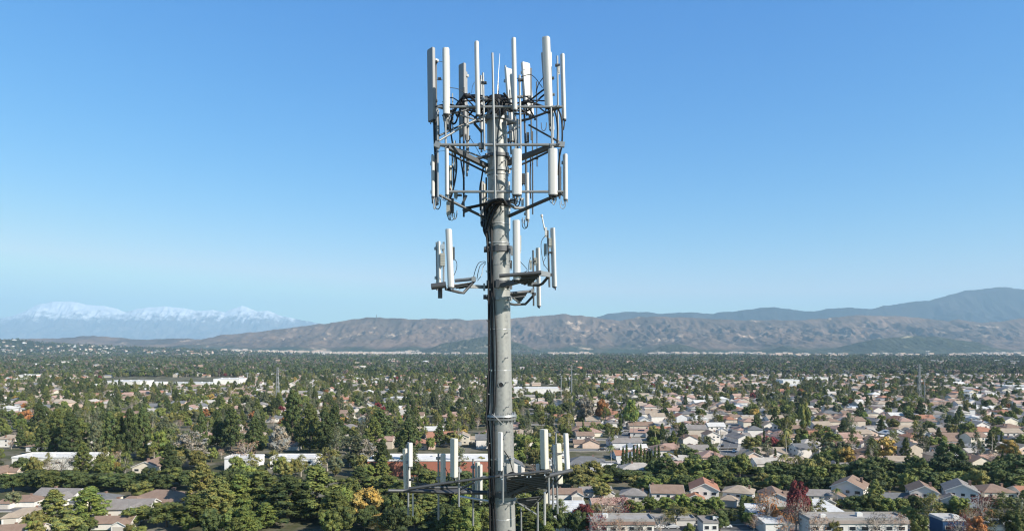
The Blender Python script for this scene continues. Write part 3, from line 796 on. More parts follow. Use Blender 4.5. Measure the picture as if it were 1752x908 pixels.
# ------------------------------------------------------------------ explicit placement: near trees
G_left = 'in the near left grove'
for (k, px, top, Y, w, c) in [
    ('pine', 92, 838, 232, 56, 'yellowish green'), ('pine', 152, 832, 238, 62, 'bright green'), ('leafy', 60, 880, 226, 50, 'olive'), ('leafy', 120, 884, 222, 60, 'yellowish green'),
    ('leafy', 22, 842, 262, 26, 'grey-green'), ('leafy', 404, 780, 326, 30, 'green'), ('eucalyptus', 432, 772, 326, 30, 'olive'), ('leafy', 480, 782, 322, 34, 'green'), ('leafy', 506, 786, 322, 26, 'olive'), ('leafy', 60, 782, 318, 26, 'olive'), ('eucalyptus', 140, 768, 326, 30, 'grey-green'), ('pine', 655, 778, 322, 26, 'green'), ('leafy', 712, 790, 318, 26, 'green'), ('eucalyptus', 560, 765, 340, 40, 'olive'), ('leafy', 235, 866, 236, 56, 'green'), ('leafy', 285, 860, 234, 72, 'green'), ('pine', 330, 845, 232, 66, 'green'), ('pine', 346, 790, 252, 58, 'olive'),
    ('pine', 376, 815, 240, 62, 'yellowish green'), ('pine', 410, 812, 246, 66, 'bright green'), ('pine', 446, 802, 250, 84, 'green'), ('pine', 492, 812, 240, 84, 'dark green'), ('pine', 540, 796, 246, 88, 'green'),
    ('pine', 576, 838, 236, 62, 'green'), ('leafy', 628, 838, 240, 60, 'golden brown'), ('leafy', 655, 880, 224, 50, 'golden brown'), ('pine', 690, 822, 250, 84, 'green'),
    ('pine', 735, 842, 240, 76, 'green'), ('pine', 782, 816, 256, 82, 'dark green'), ('pine', 820, 828, 248, 70, 'dark green'), ('pine', 760, 862, 226, 70, 'dark green'),
    ('pine', 664, 812, 290, 56, 'green'), ('pine', 700, 760, 330, 36, 'dark green'), ('leafy', 640, 814, 300, 50, 'green'), ('leafy', 735, 805, 300, 60, 'green'), ('leafy', 790, 806, 300, 60, 'dark green'), ('leafy', 835, 808, 300, 50, 'green'),
    ('leafy', 240, 824, 276, 44, 'yellowish green'), ('leafy', 590, 818, 290, 50, 'green'), ('pine', 615, 798, 300, 40, 'dark green'), ('leafy', 420, 795, 300, 40, 'bright green'),
    ('leafy', 895, 846, 246, 56, 'green'), ('leafy', 925, 872, 232, 46, 'dark green'), ('pine', 905, 876, 226, 40, 'green'), ('eucalyptus', 960, 852, 238, 30, 'green'),
    ('leafy', 978, 796, 300, 56, 'olive'), ('leafy', 1012, 790, 312, 46, 'olive'), ('leafy', 1045, 795, 316, 44, 'dark green'), ('leafy', 905, 745, 380, 50, 'bright green'), ('leafy', 945, 760, 360, 44, 'olive'), ('leafy', 885, 770, 350, 40, 'bright green'),
    ('leafy', 1000, 812, 290, 50, 'olive'), ('leafy', 1030, 826, 276, 36, 'olive'), ('leafy', 955, 806, 300, 40, 'dark green'),
    ]:
    tree_px(k, px, top, Y, w, c, G_left if px < 850 else 'just right of the tower')
for i in range(95):
    px = R.uniform(-20, 940); Y = R.uniform(214, 262)
    if px < 330 and Y > 228: continue
    h = R.uniform(6, 11) if px > 330 else R.uniform(4, 7)
    tree('leafy' if R.random() < .6 or px < 330 else 'pine', px, Y, h, h * R.uniform(.42, .55), R.choice(['green', 'dark green', 'green', 'olive', 'bright green']), G_left if px < 850 else 'just right of the tower')
for i in range(26):
    px = R.uniform(960, 1780); Y = R.uniform(228, 262); h = R.uniform(2.5, 5)
    tree('leafy', px, Y, h, h * .6, R.choice(['green', 'dark green', 'olive', 'bright green']), 'before the front row of houses')
for px, Y, h, k_, c_ in ((1020, 216, 9, 'bare', 'dark red'), (1060, 214, 8, 'bare', 'pinkish brown'), (1095, 216, 7, 'bare', 'grey'), (1400, 214, 9, 'bare', 'pinkish brown'), (1425, 216, 7, 'leafy', 'olive'), (1500, 214, 9, 'bare', 'grey'), (1535, 216, 9, 'bare', 'pinkish brown'), (1575, 216, 8, 'leafy', 'green'), (1640, 214, 9, 'bare', 'dark red'), (1670, 214, 8, 'leafy', 'rusty orange'), (1700, 216, 10, 'eucalyptus', 'olive'), (1735, 214, 10, 'leafy', 'green'), (1345, 214, 9, 'bare', 'rusty orange'), (1180, 214, 6, 'leafy', 'green')): tree(k_, px, Y, h, h * .38, c_, 'before the front row of houses')
for px, Y, h in ((950, 222, 9), (968, 224, 7), (990, 222, 8), (1005, 224, 7)): tree('leafy', px, Y, h, 3.2, 'dark green', 'just right of the tower')
# right: trees in front of the houses
for (k, px, top, Y, w, c) in [
    ('leafy', 1000, 862, 232, 40, 'dark red'), ('bare', 1032, 850, 234, 44, 'pinkish brown'), ('bare', 1060, 848, 236, 44, 'dark red'), ('bare', 1048, 862, 226, 40, 'pinkish brown'),
    ('leafy', 1084, 855, 250, 36, 'green'), ('leafy', 1112, 850, 252, 36, 'bright green'), ('leafy', 1140, 850, 254, 34, 'bright green'), ('leafy', 1168, 846, 256, 34, 'bright green'), ('leafy', 1198, 850, 254, 40, 'green'), ('leafy', 1222, 850, 252, 36, 'bright green'),
    ('eucalyptus', 1157, 862, 232, 50, 'olive'), ('bare', 1316, 842, 230, 44, 'rusty orange'), ('bare', 1362, 842, 226, 46, 'dark red'), ('bare', 1374, 856, 222, 42, 'pinkish brown'), ('leafy', 1232, 872, 228, 36, 'dark green'), ('leafy', 1480, 868, 236, 40, 'dark green'), ('leafy', 1555, 866, 236, 36, 'green'), ('bare', 1508, 876, 222, 40, 'grey'), ('bare', 1130, 880, 222, 34, 'grey'), ('leafy', 1246, 870, 236, 36, 'dark green'), ('cypress', 1269, 846, 240, 14, 'dark green'), ('leafy', 1288, 852, 250, 40, 'dark green'),
    ('bare', 1302, 846, 236, 34, 'rusty orange'), ('leafy', 1322, 862, 232, 30, 'rusty orange'), ('bare', 1290, 880, 226, 30, 'pinkish brown'),
    ('leafy', 1366, 824, 238, 40, 'dark red'), ('leafy', 1380, 850, 240, 30, 'green'), ('bare', 1350, 862, 226, 24, 'pinkish brown'), ('eucalyptus', 1404, 852, 234, 26, 'olive'), ('bare', 1378, 872, 226, 30, 'rusty orange'),
    ('leafy', 1462, 848, 250, 44, 'dark green'), ('pine', 1498, 820, 256, 34, 'yellowish green'), ('leafy', 1490, 846, 246, 40, 'green'), ('leafy', 1518, 852, 244, 34, 'bright green'), ('leafy', 1542, 852, 246, 38, 'green'),
    ('leafy', 1568, 848, 248, 36, 'dark green'), ('eucalyptus', 1594, 842, 232, 46, 'olive'), ('bare', 1682, 842, 226, 40, 'dark red'), ('bare', 1660, 868, 222, 36, 'rusty orange'), ('leafy', 1640, 850, 248, 42, 'bright green'), ('leafy', 1618, 862, 250, 30, 'green'), ('bare', 1678, 850, 240, 26, 'dark red'), ('leafy', 1690, 870, 232, 30, 'rusty orange'),
    ('eucalyptus', 1718, 842, 236, 52, 'green'), ('eucalyptus', 1745, 852, 232, 40, 'grey-green'), ('bare', 1655, 880, 226, 24, 'pinkish brown'), ('bare', 1530, 872, 230, 28, 'grey'), ('bare', 1100, 884, 226, 24, 'grey'), ('leafy', 1440, 862, 262, 24, 'green'),
    ('palm', 1432, 836, 262, 16, 'bright green'), ('palm', 1490, 836, 262, 22, 'yellowish green'), ('pine', 1752, 838, 262, 24, 'green'), ('leafy', 1760, 870, 232, 30, 'green')]:
    tree_px(k, px, top, Y, w, c, 'before the front row of houses')
# dark hedge rows
px = 1030
while px < 1790:
    c = R.choice(['dark green'] * 5 + ['green'] * 2)
    top = R.uniform(777, 794) if 1120 < px < 1280 or 1470 < px < 1620 or px > 1690 else R.uniform(788, 802)
    Y = R.uniform(305, 325)
    if px < 1122: top = R.uniform(800, 810)
    tree_px('leafy', px, top, Y, R.uniform(38, 58), c, 'in the belt behind the front row'); px += R.uniform(15, 26)
px = 1090
while px < 1790:
    tree_px('leafy', px, R.uniform(800, 816), R.uniform(283, 300), R.uniform(34, 50), R.choice(['dark green', 'dark green', 'green', 'green', 'bright green', 'olive']), 'in the belt behind the front row'); px += R.uniform(14, 24)
tree_px('leafy', 1625, 757, 330, 52, 'dark green', 'in the belt behind the front row')
for px, top in ((1340, 778), (1352, 784), (1365, 780), (1330, 790), (1385, 786)): tree_px('palm', px, top, 312, 22, 'olive', 'in the belt behind the front row')
px = 10
while px < 420:
    tree_px('leafy', px, R.uniform(800, 812), R.uniform(288, 306), R.uniform(40, 56), R.choice(['dark green', 'dark green', 'dark green', 'green']), 'in the long left hedge'); px += R.uniform(12, 20)
for i in range(11): tree_px('cypress', 1066 + i * 6.1, R.uniform(757, 772), 338, 9, 'dark green', 'in the cypress row before the white wall')
for i in range(9): tree_px('cypress', 882 + i * 5.0, R.uniform(735, 744), 420, 7, 'dark green', 'in the cypress row right of the tower')
for (k, px, top, Y, w, c) in [
    ('pine', 72, 722, 372, 34, 'dark green'), ('pine', 98, 700, 376, 36, 'green'), ('pine', 122, 708, 366, 44, 'dark green'), ('pine', 137, 716, 372, 36, 'green'), ('pine', 163, 718, 366, 24, 'grey-green'), ('pine', 188, 702, 370, 34, 'dark green'), ('pine', 205, 708, 376, 28, 'green'),
    ('pine', 222, 698, 372, 30, 'dark green'), ('pine', 245, 696, 380, 34, 'dark green'), ('leafy', 272, 738, 372, 34, 'bright green'), ('eucalyptus', 330, 737, 352, 52, 'grey'), ('pine', 345, 704, 400, 22, 'dark green'), ('pine', 372, 702, 420, 20, 'dark green'), ('pine', 396, 696, 410, 36, 'dark green'),
    ('pine', 436, 712, 390, 34, 'dark green'), ('leafy', 478, 730, 380, 42, 'grey'), ('pine', 500, 668, 420, 40, 'dark green'), ('pine', 530, 690, 400, 40, 'green'), ('pine', 556, 700, 390, 34, 'dark green'), ('eucalyptus', 600, 745, 352, 60, 'grey-green'), ('eucalyptus', 628, 750, 352, 40, 'grey'),
    ('pine', 574, 690, 420, 34, 'dark green'), ('pine', 640, 712, 400, 36, 'green'), ('pine', 650, 700, 440, 44, 'dark green'), ('pine', 700, 714, 380, 40, 'dark green'), ('bare', 420, 752, 352, 50, 'pinkish brown'), ('bare', 165, 778, 340, 30, 'grey'), ('bare', 105, 782, 326, 34, 'grey'), ('bare', 130, 780, 324, 32, 'grey'), ('bare', 85, 786, 324, 26, 'grey'),
    ('bare', 150, 784, 326, 24, 'grey'), ('leafy', 55, 790, 320, 30, 'yellowish green'), ('eucalyptus', 468, 770, 330, 24, 'olive'), ('eucalyptus', 515, 776, 325, 26, 'olive'), ('pine', 66, 690, 470, 26, 'dark green'), ('leafy', 1445, 765, 352, 36, 'golden brown'), ('leafy', 1512, 748, 372, 44, 'golden brown'), ('leafy', 1725, 752, 372, 40, 'golden brown'),
    ('eucalyptus', 1345, 715, 420, 26, 'olive'), ('eucalyptus', 1580, 725, 372, 26, 'grey-green'), ('eucalyptus', 1672, 735, 360, 22, 'grey-green'), ('eucalyptus', 1455, 705, 440, 22, 'grey-green'), ('eucalyptus', 1390, 740, 372, 22, 'olive'), ('palm', 1345, 735, 345, 20, 'olive'),
    ('leafy', 1080, 685, 520, 30, 'bright green'), ('leafy', 1375, 690, 470, 24, 'yellowish green'), ('cypress', 1061, 705, 480, 10, 'dark green'), ('leafy', 1000, 680, 560, 36, 'grey'), ('leafy', 1030, 684, 560, 26, 'rusty orange')]:
    tree_px(k, px, top, Y, w, c, 'beyond the white buildings' if px < 860 else 'among the right-hand houses')

# ------------------------------------------------------------------ generated suburb between 330 m and 1600 m
def blocked(px, py):
    Yb = None
    for (a, b, y0, y1) in ((15, 160, 772, 806), (380, 545, 775, 808), (625, 845, 772, 808), (962, 1040, 770, 802), (1056, 1090, 724, 760), (1226, 1264, 724, 790), (172, 415, 645, 664), (876, 960, 660, 680)):
        if a < px < b and y0 < py < y1: return True
    return False
ang = rad(7)
def p_house(px, py):
    if py > 700:
        if px < 560: return .30 if py < 730 else .14
        if px < 860: return .45 if py < 770 else .05
        if px < 1000: return .35
        return .92
    if py > 640:
        if px < 850: return .72 if py > 645 else .3
        if px < 1000: return .45
        return .88
    return .10
roofs_r = ['grey', 'brown', 'tan', 'pale', 'terracotta', 'slate', 'pinkish', 'pinkish', 'brown', 'pale', 'white', 'grey', 'tan', 'tan', 'brown']
walls_r = ['white', 'white', 'cream', 'white', 'beige', 'grey', 'peach']
STREET_ROWS = []
Yrow = 330.0; row = 0
while Yrow < 1640:
    x = -1.0 * Yrow * .80
    while x < 1.0 * Yrow * .80:
        x += 19.5 + R.uniform(-1, 2.5)
        X = x * math.cos(ang) - 0; Y = Yrow + x * math.sin(ang) * .35
        Y = max(Y, 322)
        px = 876 + X * F / Y; py = HY + CAMH * F / Y
        if px < -40 or px > 1800 or blocked(px, py): continue
        ph = p_house(px, py)
        cl = float(fbm(np.array([X / 75.0]), np.array([Y / 120.0]), 77, 2)[0])
        if R.random() < ph * (1.2 if cl > .45 else .5):
            if py > 690 or True:
                key = R.choice(['one_gx', 'one_hip', 'one_gy', 'two_gy', 'two_gx', 'two_hip', 'one_gx', 'one_hip'])
                rz = (0 if row % 2 else math.pi) + ang * .4 + R.uniform(-.1, .1)
                if R.random() < .45: rz += math.pi / 2 * R.choice((-1, 1))
                house(key, X, Y, rz, R.choice(roofs_r), R.choice(walls_r), R.uniform(.9, 1.08), Y < 520, None, None, 0, R.random() < .1)
            nt_ = R.choice((0, 1, 1, 2, 2) if cl > .45 else (1, 2, 3, 4)) if px > 860 else R.choice((1, 2, 2, 3))
            rad_ = (10, 14)
        else:
            nt_ = R.choice((2, 3, 3)); rad_ = (0, 11)
        for _ in range(nt_):
            a = R.uniform(0, 6.28); d = R.uniform(*rad_)
            tx, ty = X + d * math.cos(a), Y + d * math.sin(a)
            if ty < 318: continue
            tpx = 876 + tx * F / ty; tpy = HY + CAMH * F / ty
            if blocked(tpx, tpy) : continue
            u = R.random()
            left = tpx < 860
            if left: k = 'pine' if u < .16 else 'leafy' if u < .76 else 'eucalyptus' if u < .9 else 'bare'
            else: k = 'leafy' if u < .58 else 'eucalyptus' if u < .74 else 'pine' if u < .84 else 'palm' if u < .90 else 'cypress' if u < .95 else 'bare'
            h = {'pine': R.uniform(9, 17 if left else 14), 'leafy': R.uniform(4.5, 10), 'eucalyptus': R.uniform(9, 17), 'palm': R.uniform(7, 14), 'cypress': R.uniform(6, 12), 'bare': R.uniform(5, 9)}[k]
            w = {'pine': h * R.uniform(.2, .31), 'leafy': h * R.uniform(.42, .6), 'eucalyptus': h * R.uniform(.2, .3), 'palm': 2.4, 'cypress': 1.1, 'bare': h * .4}[k]
            c = R.choice({'pine': ['dark green', 'dark green', 'green', 'grey-green'], 'leafy': ['dark green', 'green', 'green', 'olive', 'bright green', 'grey-green', 'olive', 'dark green'] + ([R.choice(['golden brown', 'golden brown', 'rusty orange', 'yellowish green', 'yellowish green', 'dark red'])] if R.random() < .45 else []),
                          'eucalyptus': ['olive', 'grey-green', 'green'], 'palm': ['olive', 'green'], 'cypress': ['dark green'], 'bare': ['pinkish brown', 'grey', 'pinkish brown']}[k])
            tree(k, tpx, ty, h, w, c, None)
    if row % 2: STREET_ROWS.append((Yrow + 13.5, 0))
    row += 1
    Yrow += (19 if row % 2 else 27) * (1 + max(0, Yrow - 900) / 2500)

STREETS = []
for (Ya, Yl) in STREET_ROWS:
    if Ya < 700: STREETS.append(Ya)
# far wood
FARN = 62000
fy = 1500 * (7600 / 1500) ** rng.random(FARN)
fy = np.where(rng.random(FARN) < .5, 1500 + rng.random(FARN) * 3000, fy)
fpx = rng.uniform(-60, 1810, FARN)
fx = (fpx - 876) * fy / F
cl = fbm(fx / 260, fy / 420, 5, 3)
keep = (cl > .36) | (rng.random(FARN) < .35)
fx, fy, fpx = fx[keep], fy[keep], fpx[keep]
fz = terrain_z(fx, fy)
keepz = (fz < 260) & ~((fy > 6200) & (((fpx > 385) & (fpx < 838)) | ((fpx > 940) & (fpx < 1012)) | (fpx > 1110))); fx, fy, fz = fx[keepz], fy[keepz], fz[keepz]
# ------------------------------------------------------------------ objects from the tables
def ordinal(n):
    W = ['first', 'second', 'third', 'fourth', 'fifth', 'sixth', 'seventh', 'eighth', 'ninth', 'tenth', 'eleventh', 'twelfth', 'thirteenth', 'fourteenth', 'fifteenth', 'sixteenth', 'seventeenth', 'eighteenth', 'nineteenth', 'twentieth']
    return W[n - 1] if n <= 20 else None
KNAME = {'leafy': ('leafy_tree', 'leafy tree', 'tree'), 'pine': ('pine_tree', 'pine', 'tree'), 'cypress': ('cypress_tree', 'cypress', 'tree'), 'eucalyptus': ('eucalyptus_tree', 'eucalyptus', 'tree'), 'bare': ('bare_tree', 'bare tree', 'tree'), 'palm': ('palm_tree', 'palm', 'palm')}
def region(px, Y):
    py = HY + CAMH * F / Y
    if px < 300: c = 'at far left'
    elif px < 600: c = 'left of centre'
    elif px < 870: c = 'left of the tower'
    elif px < 1100: c = 'right of the tower'
    elif px < 1330: c = 'by the right street'
    elif px < 1550: c = 'in the right suburb'
    else: c = 'near the right edge'
    if py > 775: r = 'in the nearest rows'
    elif py > 745: r = 'behind nearest rows'
    elif py > 720: r = 'in the middle rows'
    elif py > 700: r = 'further back'
    elif py > 680: r = 'far back'
    else: r = 'deep in the suburb'
    return c, r
def unique_labels(items, base):
    """items: list of dict with px,Y; base(item) -> phrase without number"""
    groups = {}
    for it in items: groups.setdefault(base(it), []).append(it)
    for b, L in groups.items():
        L.sort(key=lambda t: t['px'])
        for i, it in enumerate(L):
            if len(L) == 1: it['label'] = b
            elif i < 20: it['label'] = f"{b}, {ordinal(i + 1)} from left"
            else: it['label'] = b + ', beyond the twentieth'
            it['group2'] = b
stuff = {}
sel = {}
for k in KNAME:
    L = [t for t in TREES if t['kind'] == k]
    L.sort(key=lambda t: -(t['h'] * max(t['w'], .5)) ** .5 / t['Y'] * (10 if t['where'] else 1))
    sel[k] = L[:290]; stuff[k] = L[290:]
TFULL = 0
for k, L in sel.items():
    big = [t for t in L if t['where'] or t['h'] * F / t['Y'] > 26]
    small = [t for t in L if not (t['where'] or t['h'] * F / t['Y'] > 26)]
    def base(t):
        if t['where']:
            sz = 'tall' if t['h'] > 14 else 'mid-sized' if t['h'] > 8 else 'small'
            return f"{sz} {t['col']} {KNAME[t['kind']][1]} {t['where']}"
        c, r = region(t['px'], t['Y'])
        sz = 'tall' if t['h'] > 14 else 'mid-sized' if t['h'] > 8 else 'small'
        return f"{sz} {t['col']} {KNAME[t['kind']][1]} {r} {c}"
    unique_labels(big, base)
    for t in small:
        c, r = region(t['px'], t['Y'])
        t['label'] = f"small {t['col']} {KNAME[t['kind']][1]} {r} {c}"
    nm = KNAME[k][0]
    for t in L:
        cm, tm, jm, h0, r0 = R.choice(KINDS[k])
        loc = (t['x'], t['Y'], t['z']); rz = R.uniform(0, 6.28)
        sc = (t['w'] / r0, t['w'] / r0, t['h'] / h0)
        app = t['h'] * F / t['Y']
        if app > 24 and (t['where'] or app > 40):
            o = empty(nm, loc, rz); o.scale = sc; TFULL += 1
            c_ = child('crown', cm, o, color=TINT[t['col']]); child('trunk', tm, o)
        else:
            o = bpy.data.objects.new(nm, jm); COL.objects.link(o); o.location = loc; o.rotation_euler = (0, 0, rz); o.scale = sc
            o.color = (*TINT[t['col']], 1)
        props(o, t['label'], KNAME[k][2], {'leafy': 'leafy trees of the suburb', 'pine': 'pines and other conifers', 'cypress': 'slim cypresses', 'eucalyptus': 'airy eucalyptus trees', 'bare': 'half bare twiggy trees', 'palm': 'palms among the houses'}[k])

# stuff: instanced masses
def scatter_object(name, pts, scl, rotz, tint, src_list, pick, label):
    me = bpy.data.meshes.new(name); me.vertices.add(len(pts)); me.vertices.foreach_set('co', np.asarray(pts, np.float32).ravel())
    for an, arr in (('scl', scl), ('rot', np.stack([rotz * 0, rotz * 0, rotz], 1))):
        a = me.attributes.new(an, 'FLOAT_VECTOR', 'POINT'); a.data.foreach_set('vector', np.asarray(arr, np.float32).ravel())
    a = me.attributes.new('tint', 'FLOAT_COLOR', 'POINT'); a.data.foreach_set('color', np.concatenate([tint, np.ones((len(tint), 1))], 1).astype(np.float32).ravel())
    a = me.attributes.new('pick', 'INT', 'POINT'); a.data.foreach_set('value', np.asarray(pick, np.int32))
    o = bpy.data.objects.new(name, me); COL.objects.link(o)
    props(o, label, kind='stuff')
    ng = bpy.data.node_groups.new(name, 'GeometryNodeTree')
    ng.interface.new_socket('Geometry', in_out='INPUT', socket_type='NodeSocketGeometry'); ng.interface.new_socket('Geometry', in_out='OUTPUT', socket_type='NodeSocketGeometry')
    gi = ng.nodes.new('NodeGroupInput'); go = ng.nodes.new('NodeGroupOutput'); jn = ng.nodes.new('GeometryNodeJoinGeometry')
    def named(n, t):
        x = ng.nodes.new('GeometryNodeInputNamedAttribute'); x.data_type = t; x.inputs['Name'].default_value = n
        return next(q for q in x.outputs if q.enabled and q.name == 'Attribute')
    for i, src in enumerate(src_list):
        ip = ng.nodes.new('GeometryNodeInstanceOnPoints'); oi = ng.nodes.new('GeometryNodeObjectInfo'); oi.inputs['Object'].default_value = src
        cmp = ng.nodes.new('FunctionNodeCompare'); cmp.data_type = 'INT'; cmp.operation = 'EQUAL'
        ins = [q for q in cmp.inputs if q.enabled]
        ng.links.new(named('pick', 'INT'), ins[0]); ins[1].default_value = i
        ng.links.new(cmp.outputs[0], ip.inputs['Selection'])
        ng.links.new(gi.outputs[0], ip.inputs['Points']); ng.links.new(oi.outputs['Geometry'], ip.inputs['Instance'])
        ng.links.new(named('rot', 'FLOAT_VECTOR'), ip.inputs['Rotation']); ng.links.new(named('scl', 'FLOAT_VECTOR'), ip.inputs['Scale'])
        ng.links.new(ip.outputs[0], jn.inputs[0])
    ng.links.new(jn.outputs[0], go.inputs[0])
    md = o.modifiers.new('scatter', 'NODES'); md.node_group = ng
    return o
def source(me):
    o = bpy.data.objects.new('source', me); return o
STLAB = {'leafy': 'remaining leafy trees between the suburb houses', 'pine': 'remaining pines of the far suburb', 'eucalyptus': 'remaining eucalyptus trees of the far suburb', 'bare': 'remaining bare trees', 'palm': 'remaining palms', 'cypress': 'remaining cypresses'}
for k, L in stuff.items():
    if not L: continue
    protos = KINDS[k]
    src = [source(p[2]) for p in protos]; n = len(L)
    pick = rng.integers(0, len(src), n)
    scl = np.array([[t['w'] / protos[0][4]] * 2 + [t['h'] / protos[0][3]] for t in L])
    scatter_object({'leafy': 'leafy_woodland', 'pine': 'pine_woodland', 'eucalyptus': 'eucalyptus_woodland', 'bare': 'bare_woodland', 'palm': 'palm_woodland', 'cypress': 'cypress_woodland'}[k],
                   [(t['x'], t['Y'], 0) for t in L], scl, rng.uniform(0, 6.28, n), np.array([TINT[t['col']] for t in L]), src, pick, STLAB[k])
n = len(fx)
srcs = [source(m) for m in LOW['leafy'] + LOW['pine']]
pick = np.where(rng.random(n) < .72, rng.integers(0, 3, n), rng.integers(3, 6, n))
hh = np.where(pick < 3, rng.uniform(.7, 1.35, n), rng.uniform(.45, .95, n)) * np.where(fy > 3000, 1.3, 1.1)
ww = hh * rng.uniform(.95, 1.4, n) * np.where(fy > 3000, 1.5, 1.25)
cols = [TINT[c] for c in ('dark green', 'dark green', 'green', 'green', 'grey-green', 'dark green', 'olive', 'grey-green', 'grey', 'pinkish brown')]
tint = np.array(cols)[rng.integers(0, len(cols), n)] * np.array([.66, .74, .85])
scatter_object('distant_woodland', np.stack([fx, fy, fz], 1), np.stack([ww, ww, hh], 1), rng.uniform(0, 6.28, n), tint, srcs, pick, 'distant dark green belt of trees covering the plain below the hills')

# houses
for h in HOUSES: h['px'] = 876 + h['x'] * F / h['Y']
HOUSES.sort(key=lambda h: h['Y'] if not h['label'] else 0)
ind, rest = HOUSES[:298], HOUSES[298:]
def hb(h):
    c, r = region(h['px'], h['Y']); st = 'tall ' if h['key'].startswith('two') else 'low '
    return f"{st}{h['wall']} {h['roof']}-roofed house {r} {c}"
unique_labels([h for h in ind if not h['label']], hb)
for h in ind:
    P = HP[h['key']]
    root = empty('house', (h['x'], h['Y'], h['z']), h['rz']); root.scale = (h['s'],) * 3
    props(root, h['label'], 'house', 'houses of the suburb')
    child('wall', P['wall'], root, color=WALLC[h['wall']])
    rf = child('roof', P['roof'], root, color=ROOFC[h['roof']])
    if P['chim'] and (h['parts'] or R.random() < .5): child('chimney', CH, rf, P['chim'])
    if P['trim'] and h['Y'] < 700: [child('barge_board', t_, root) for t_ in P['trim']]
    if h['solar'] and h['key'].endswith('gx'):
        e = P['eave']; k = (P['h'] - e) / (P['d'] / 2)
        so = child('solar_panel', SOL, rf, (-1, -P['d'] * .26, e + (P['h'] - e) * .48 + .27)); so.rotation_euler = (math.atan(k), 0, 0)
    if h['parts']:
        a = (h['rz'] + math.pi) % (2 * math.pi) - math.pi
        for (x, y, z, w, hh_, r_) in P['wins']:
            nv = Vector((math.sin(r_), -math.cos(r_))); nx_, ny_ = nv.x * math.cos(a) - nv.y * math.sin(a), nv.x * math.sin(a) + nv.y * math.cos(a)
            to = Vector((-h['x'], -h['Y'])).normalized()
            if nx_ * to.x + ny_ * to.y < .1: continue
            f = child('window', WFR, root, (x, y, z), r_, (w, 1, hh_)); child('pane', PAN, f)
        for (x, y, w) in P['doors']:
            child('garage_door', GD, root, (x, y, 0), 0, (w, 1, 1))
# the remaining houses, and the far tracts, as one mesh each
def merge_houses(name, L, label):
    V = []; Fc = []; C = []
    for (x, y, z, rz, s, key, rc, wc) in L:
        P = HP[key]; ca, sa = math.cos(rz), math.sin(rz)
        for mb, col in ((P['raw'][0], wc), (P['raw'][1], rc)):
            b = len(V)
            V += [(x + (v[0] * ca - v[1] * sa) * s, y + (v[0] * sa + v[1] * ca) * s, z + v[2] * s) for v in mb.v]
            for f in mb.f: Fc.append(tuple(i + b for i in f)); C.append(col)
    me = bpy.data.meshes.new(name); me.from_pydata(V, [], Fc); me.materials.append(M['attr'])
    a = me.color_attributes.new('Col', 'FLOAT_COLOR', 'CORNER'); arr = np.ones((len(me.loops), 4), np.float32)
    cnt = np.array([len(f) for f in Fc]); arr[:, :3] = np.repeat(np.array(C), cnt, axis=0)
    a.data.foreach_set('color', arr.ravel())
    o = bpy.data.objects.new(name, me); COL.objects.link(o); props(o, label, kind='stuff')
L = [(h['x'], h['Y'], 0, h['rz'], h['s'], h['key'], ROOFC[h['roof']], WALLC[h['wall']]) for h in rest]
for _ in range(1000):     # scattered houses in the far wood
    Y = R.uniform(1600, 6200); px = R.uniform(-20, 1780); x = (px - 876) * Y / F
    z = float(terrain_z(np.array([x]), np.array([Y]))[0])
    L.append((x, Y, z, R.uniform(0, 3.1), R.uniform(1.2, 2.2), R.choice(list(HP)), ROOFC[R.choice(roofs_r)], WALLC[R.choice(walls_r)]))
for _ in range(130):     # left slope
    px = R.uniform(-40, 420); Y = R.uniform(3900, 6300); x = (px - 876) * Y / F
    L.append((x, Y, float(terrain_z(np.array([x]), np.array([Y]))[0]), R.uniform(0, 3.1), R.uniform(1.3, 2.2), R.choice(list(HP)), ROOFC[R.choice(roofs_r)], WALLC[R.choice(['cream', 'beige', 'white'])]))
merge_houses('distant_houses', L, 'distant small white and tan houses among the far trees')
L = []
for (p0, p1, ya, yb, n) in ((380, 835, 6350, 6700, 110), (480, 720, 6900, 7250, 90), (470, 560, 7700, 8000, 50), (590, 720, 7750, 8150, 90), (940, 1012, 6700, 7100, 50), (1110, 1300, 6950, 7120, 90), (1300, 1752, 4200, 6300, 120), (1660, 1790, 6600, 6850, 90)):
    for _ in range(n):
        px = R.uniform(p0, p1); Y = R.uniform(ya, yb); x = (px - 876) * Y / F
        L.append((x, Y, float(terrain_z(np.array([x]), np.array([Y]))[0]) + 2, R.uniform(-.2, .2), R.uniform(2.2, 3.4), R.choice(['two_hip', 'two_gx', 'one_gx']), R.choice([(.5, .38, .3), (.42, .34, .28), (.5, .44, .38)]), R.choice([(.7, .6, .48), (.66, .6, .54)])))
merge_houses('tract_houses', L, 'pale strips of tract housing along the foot of the brown hills')
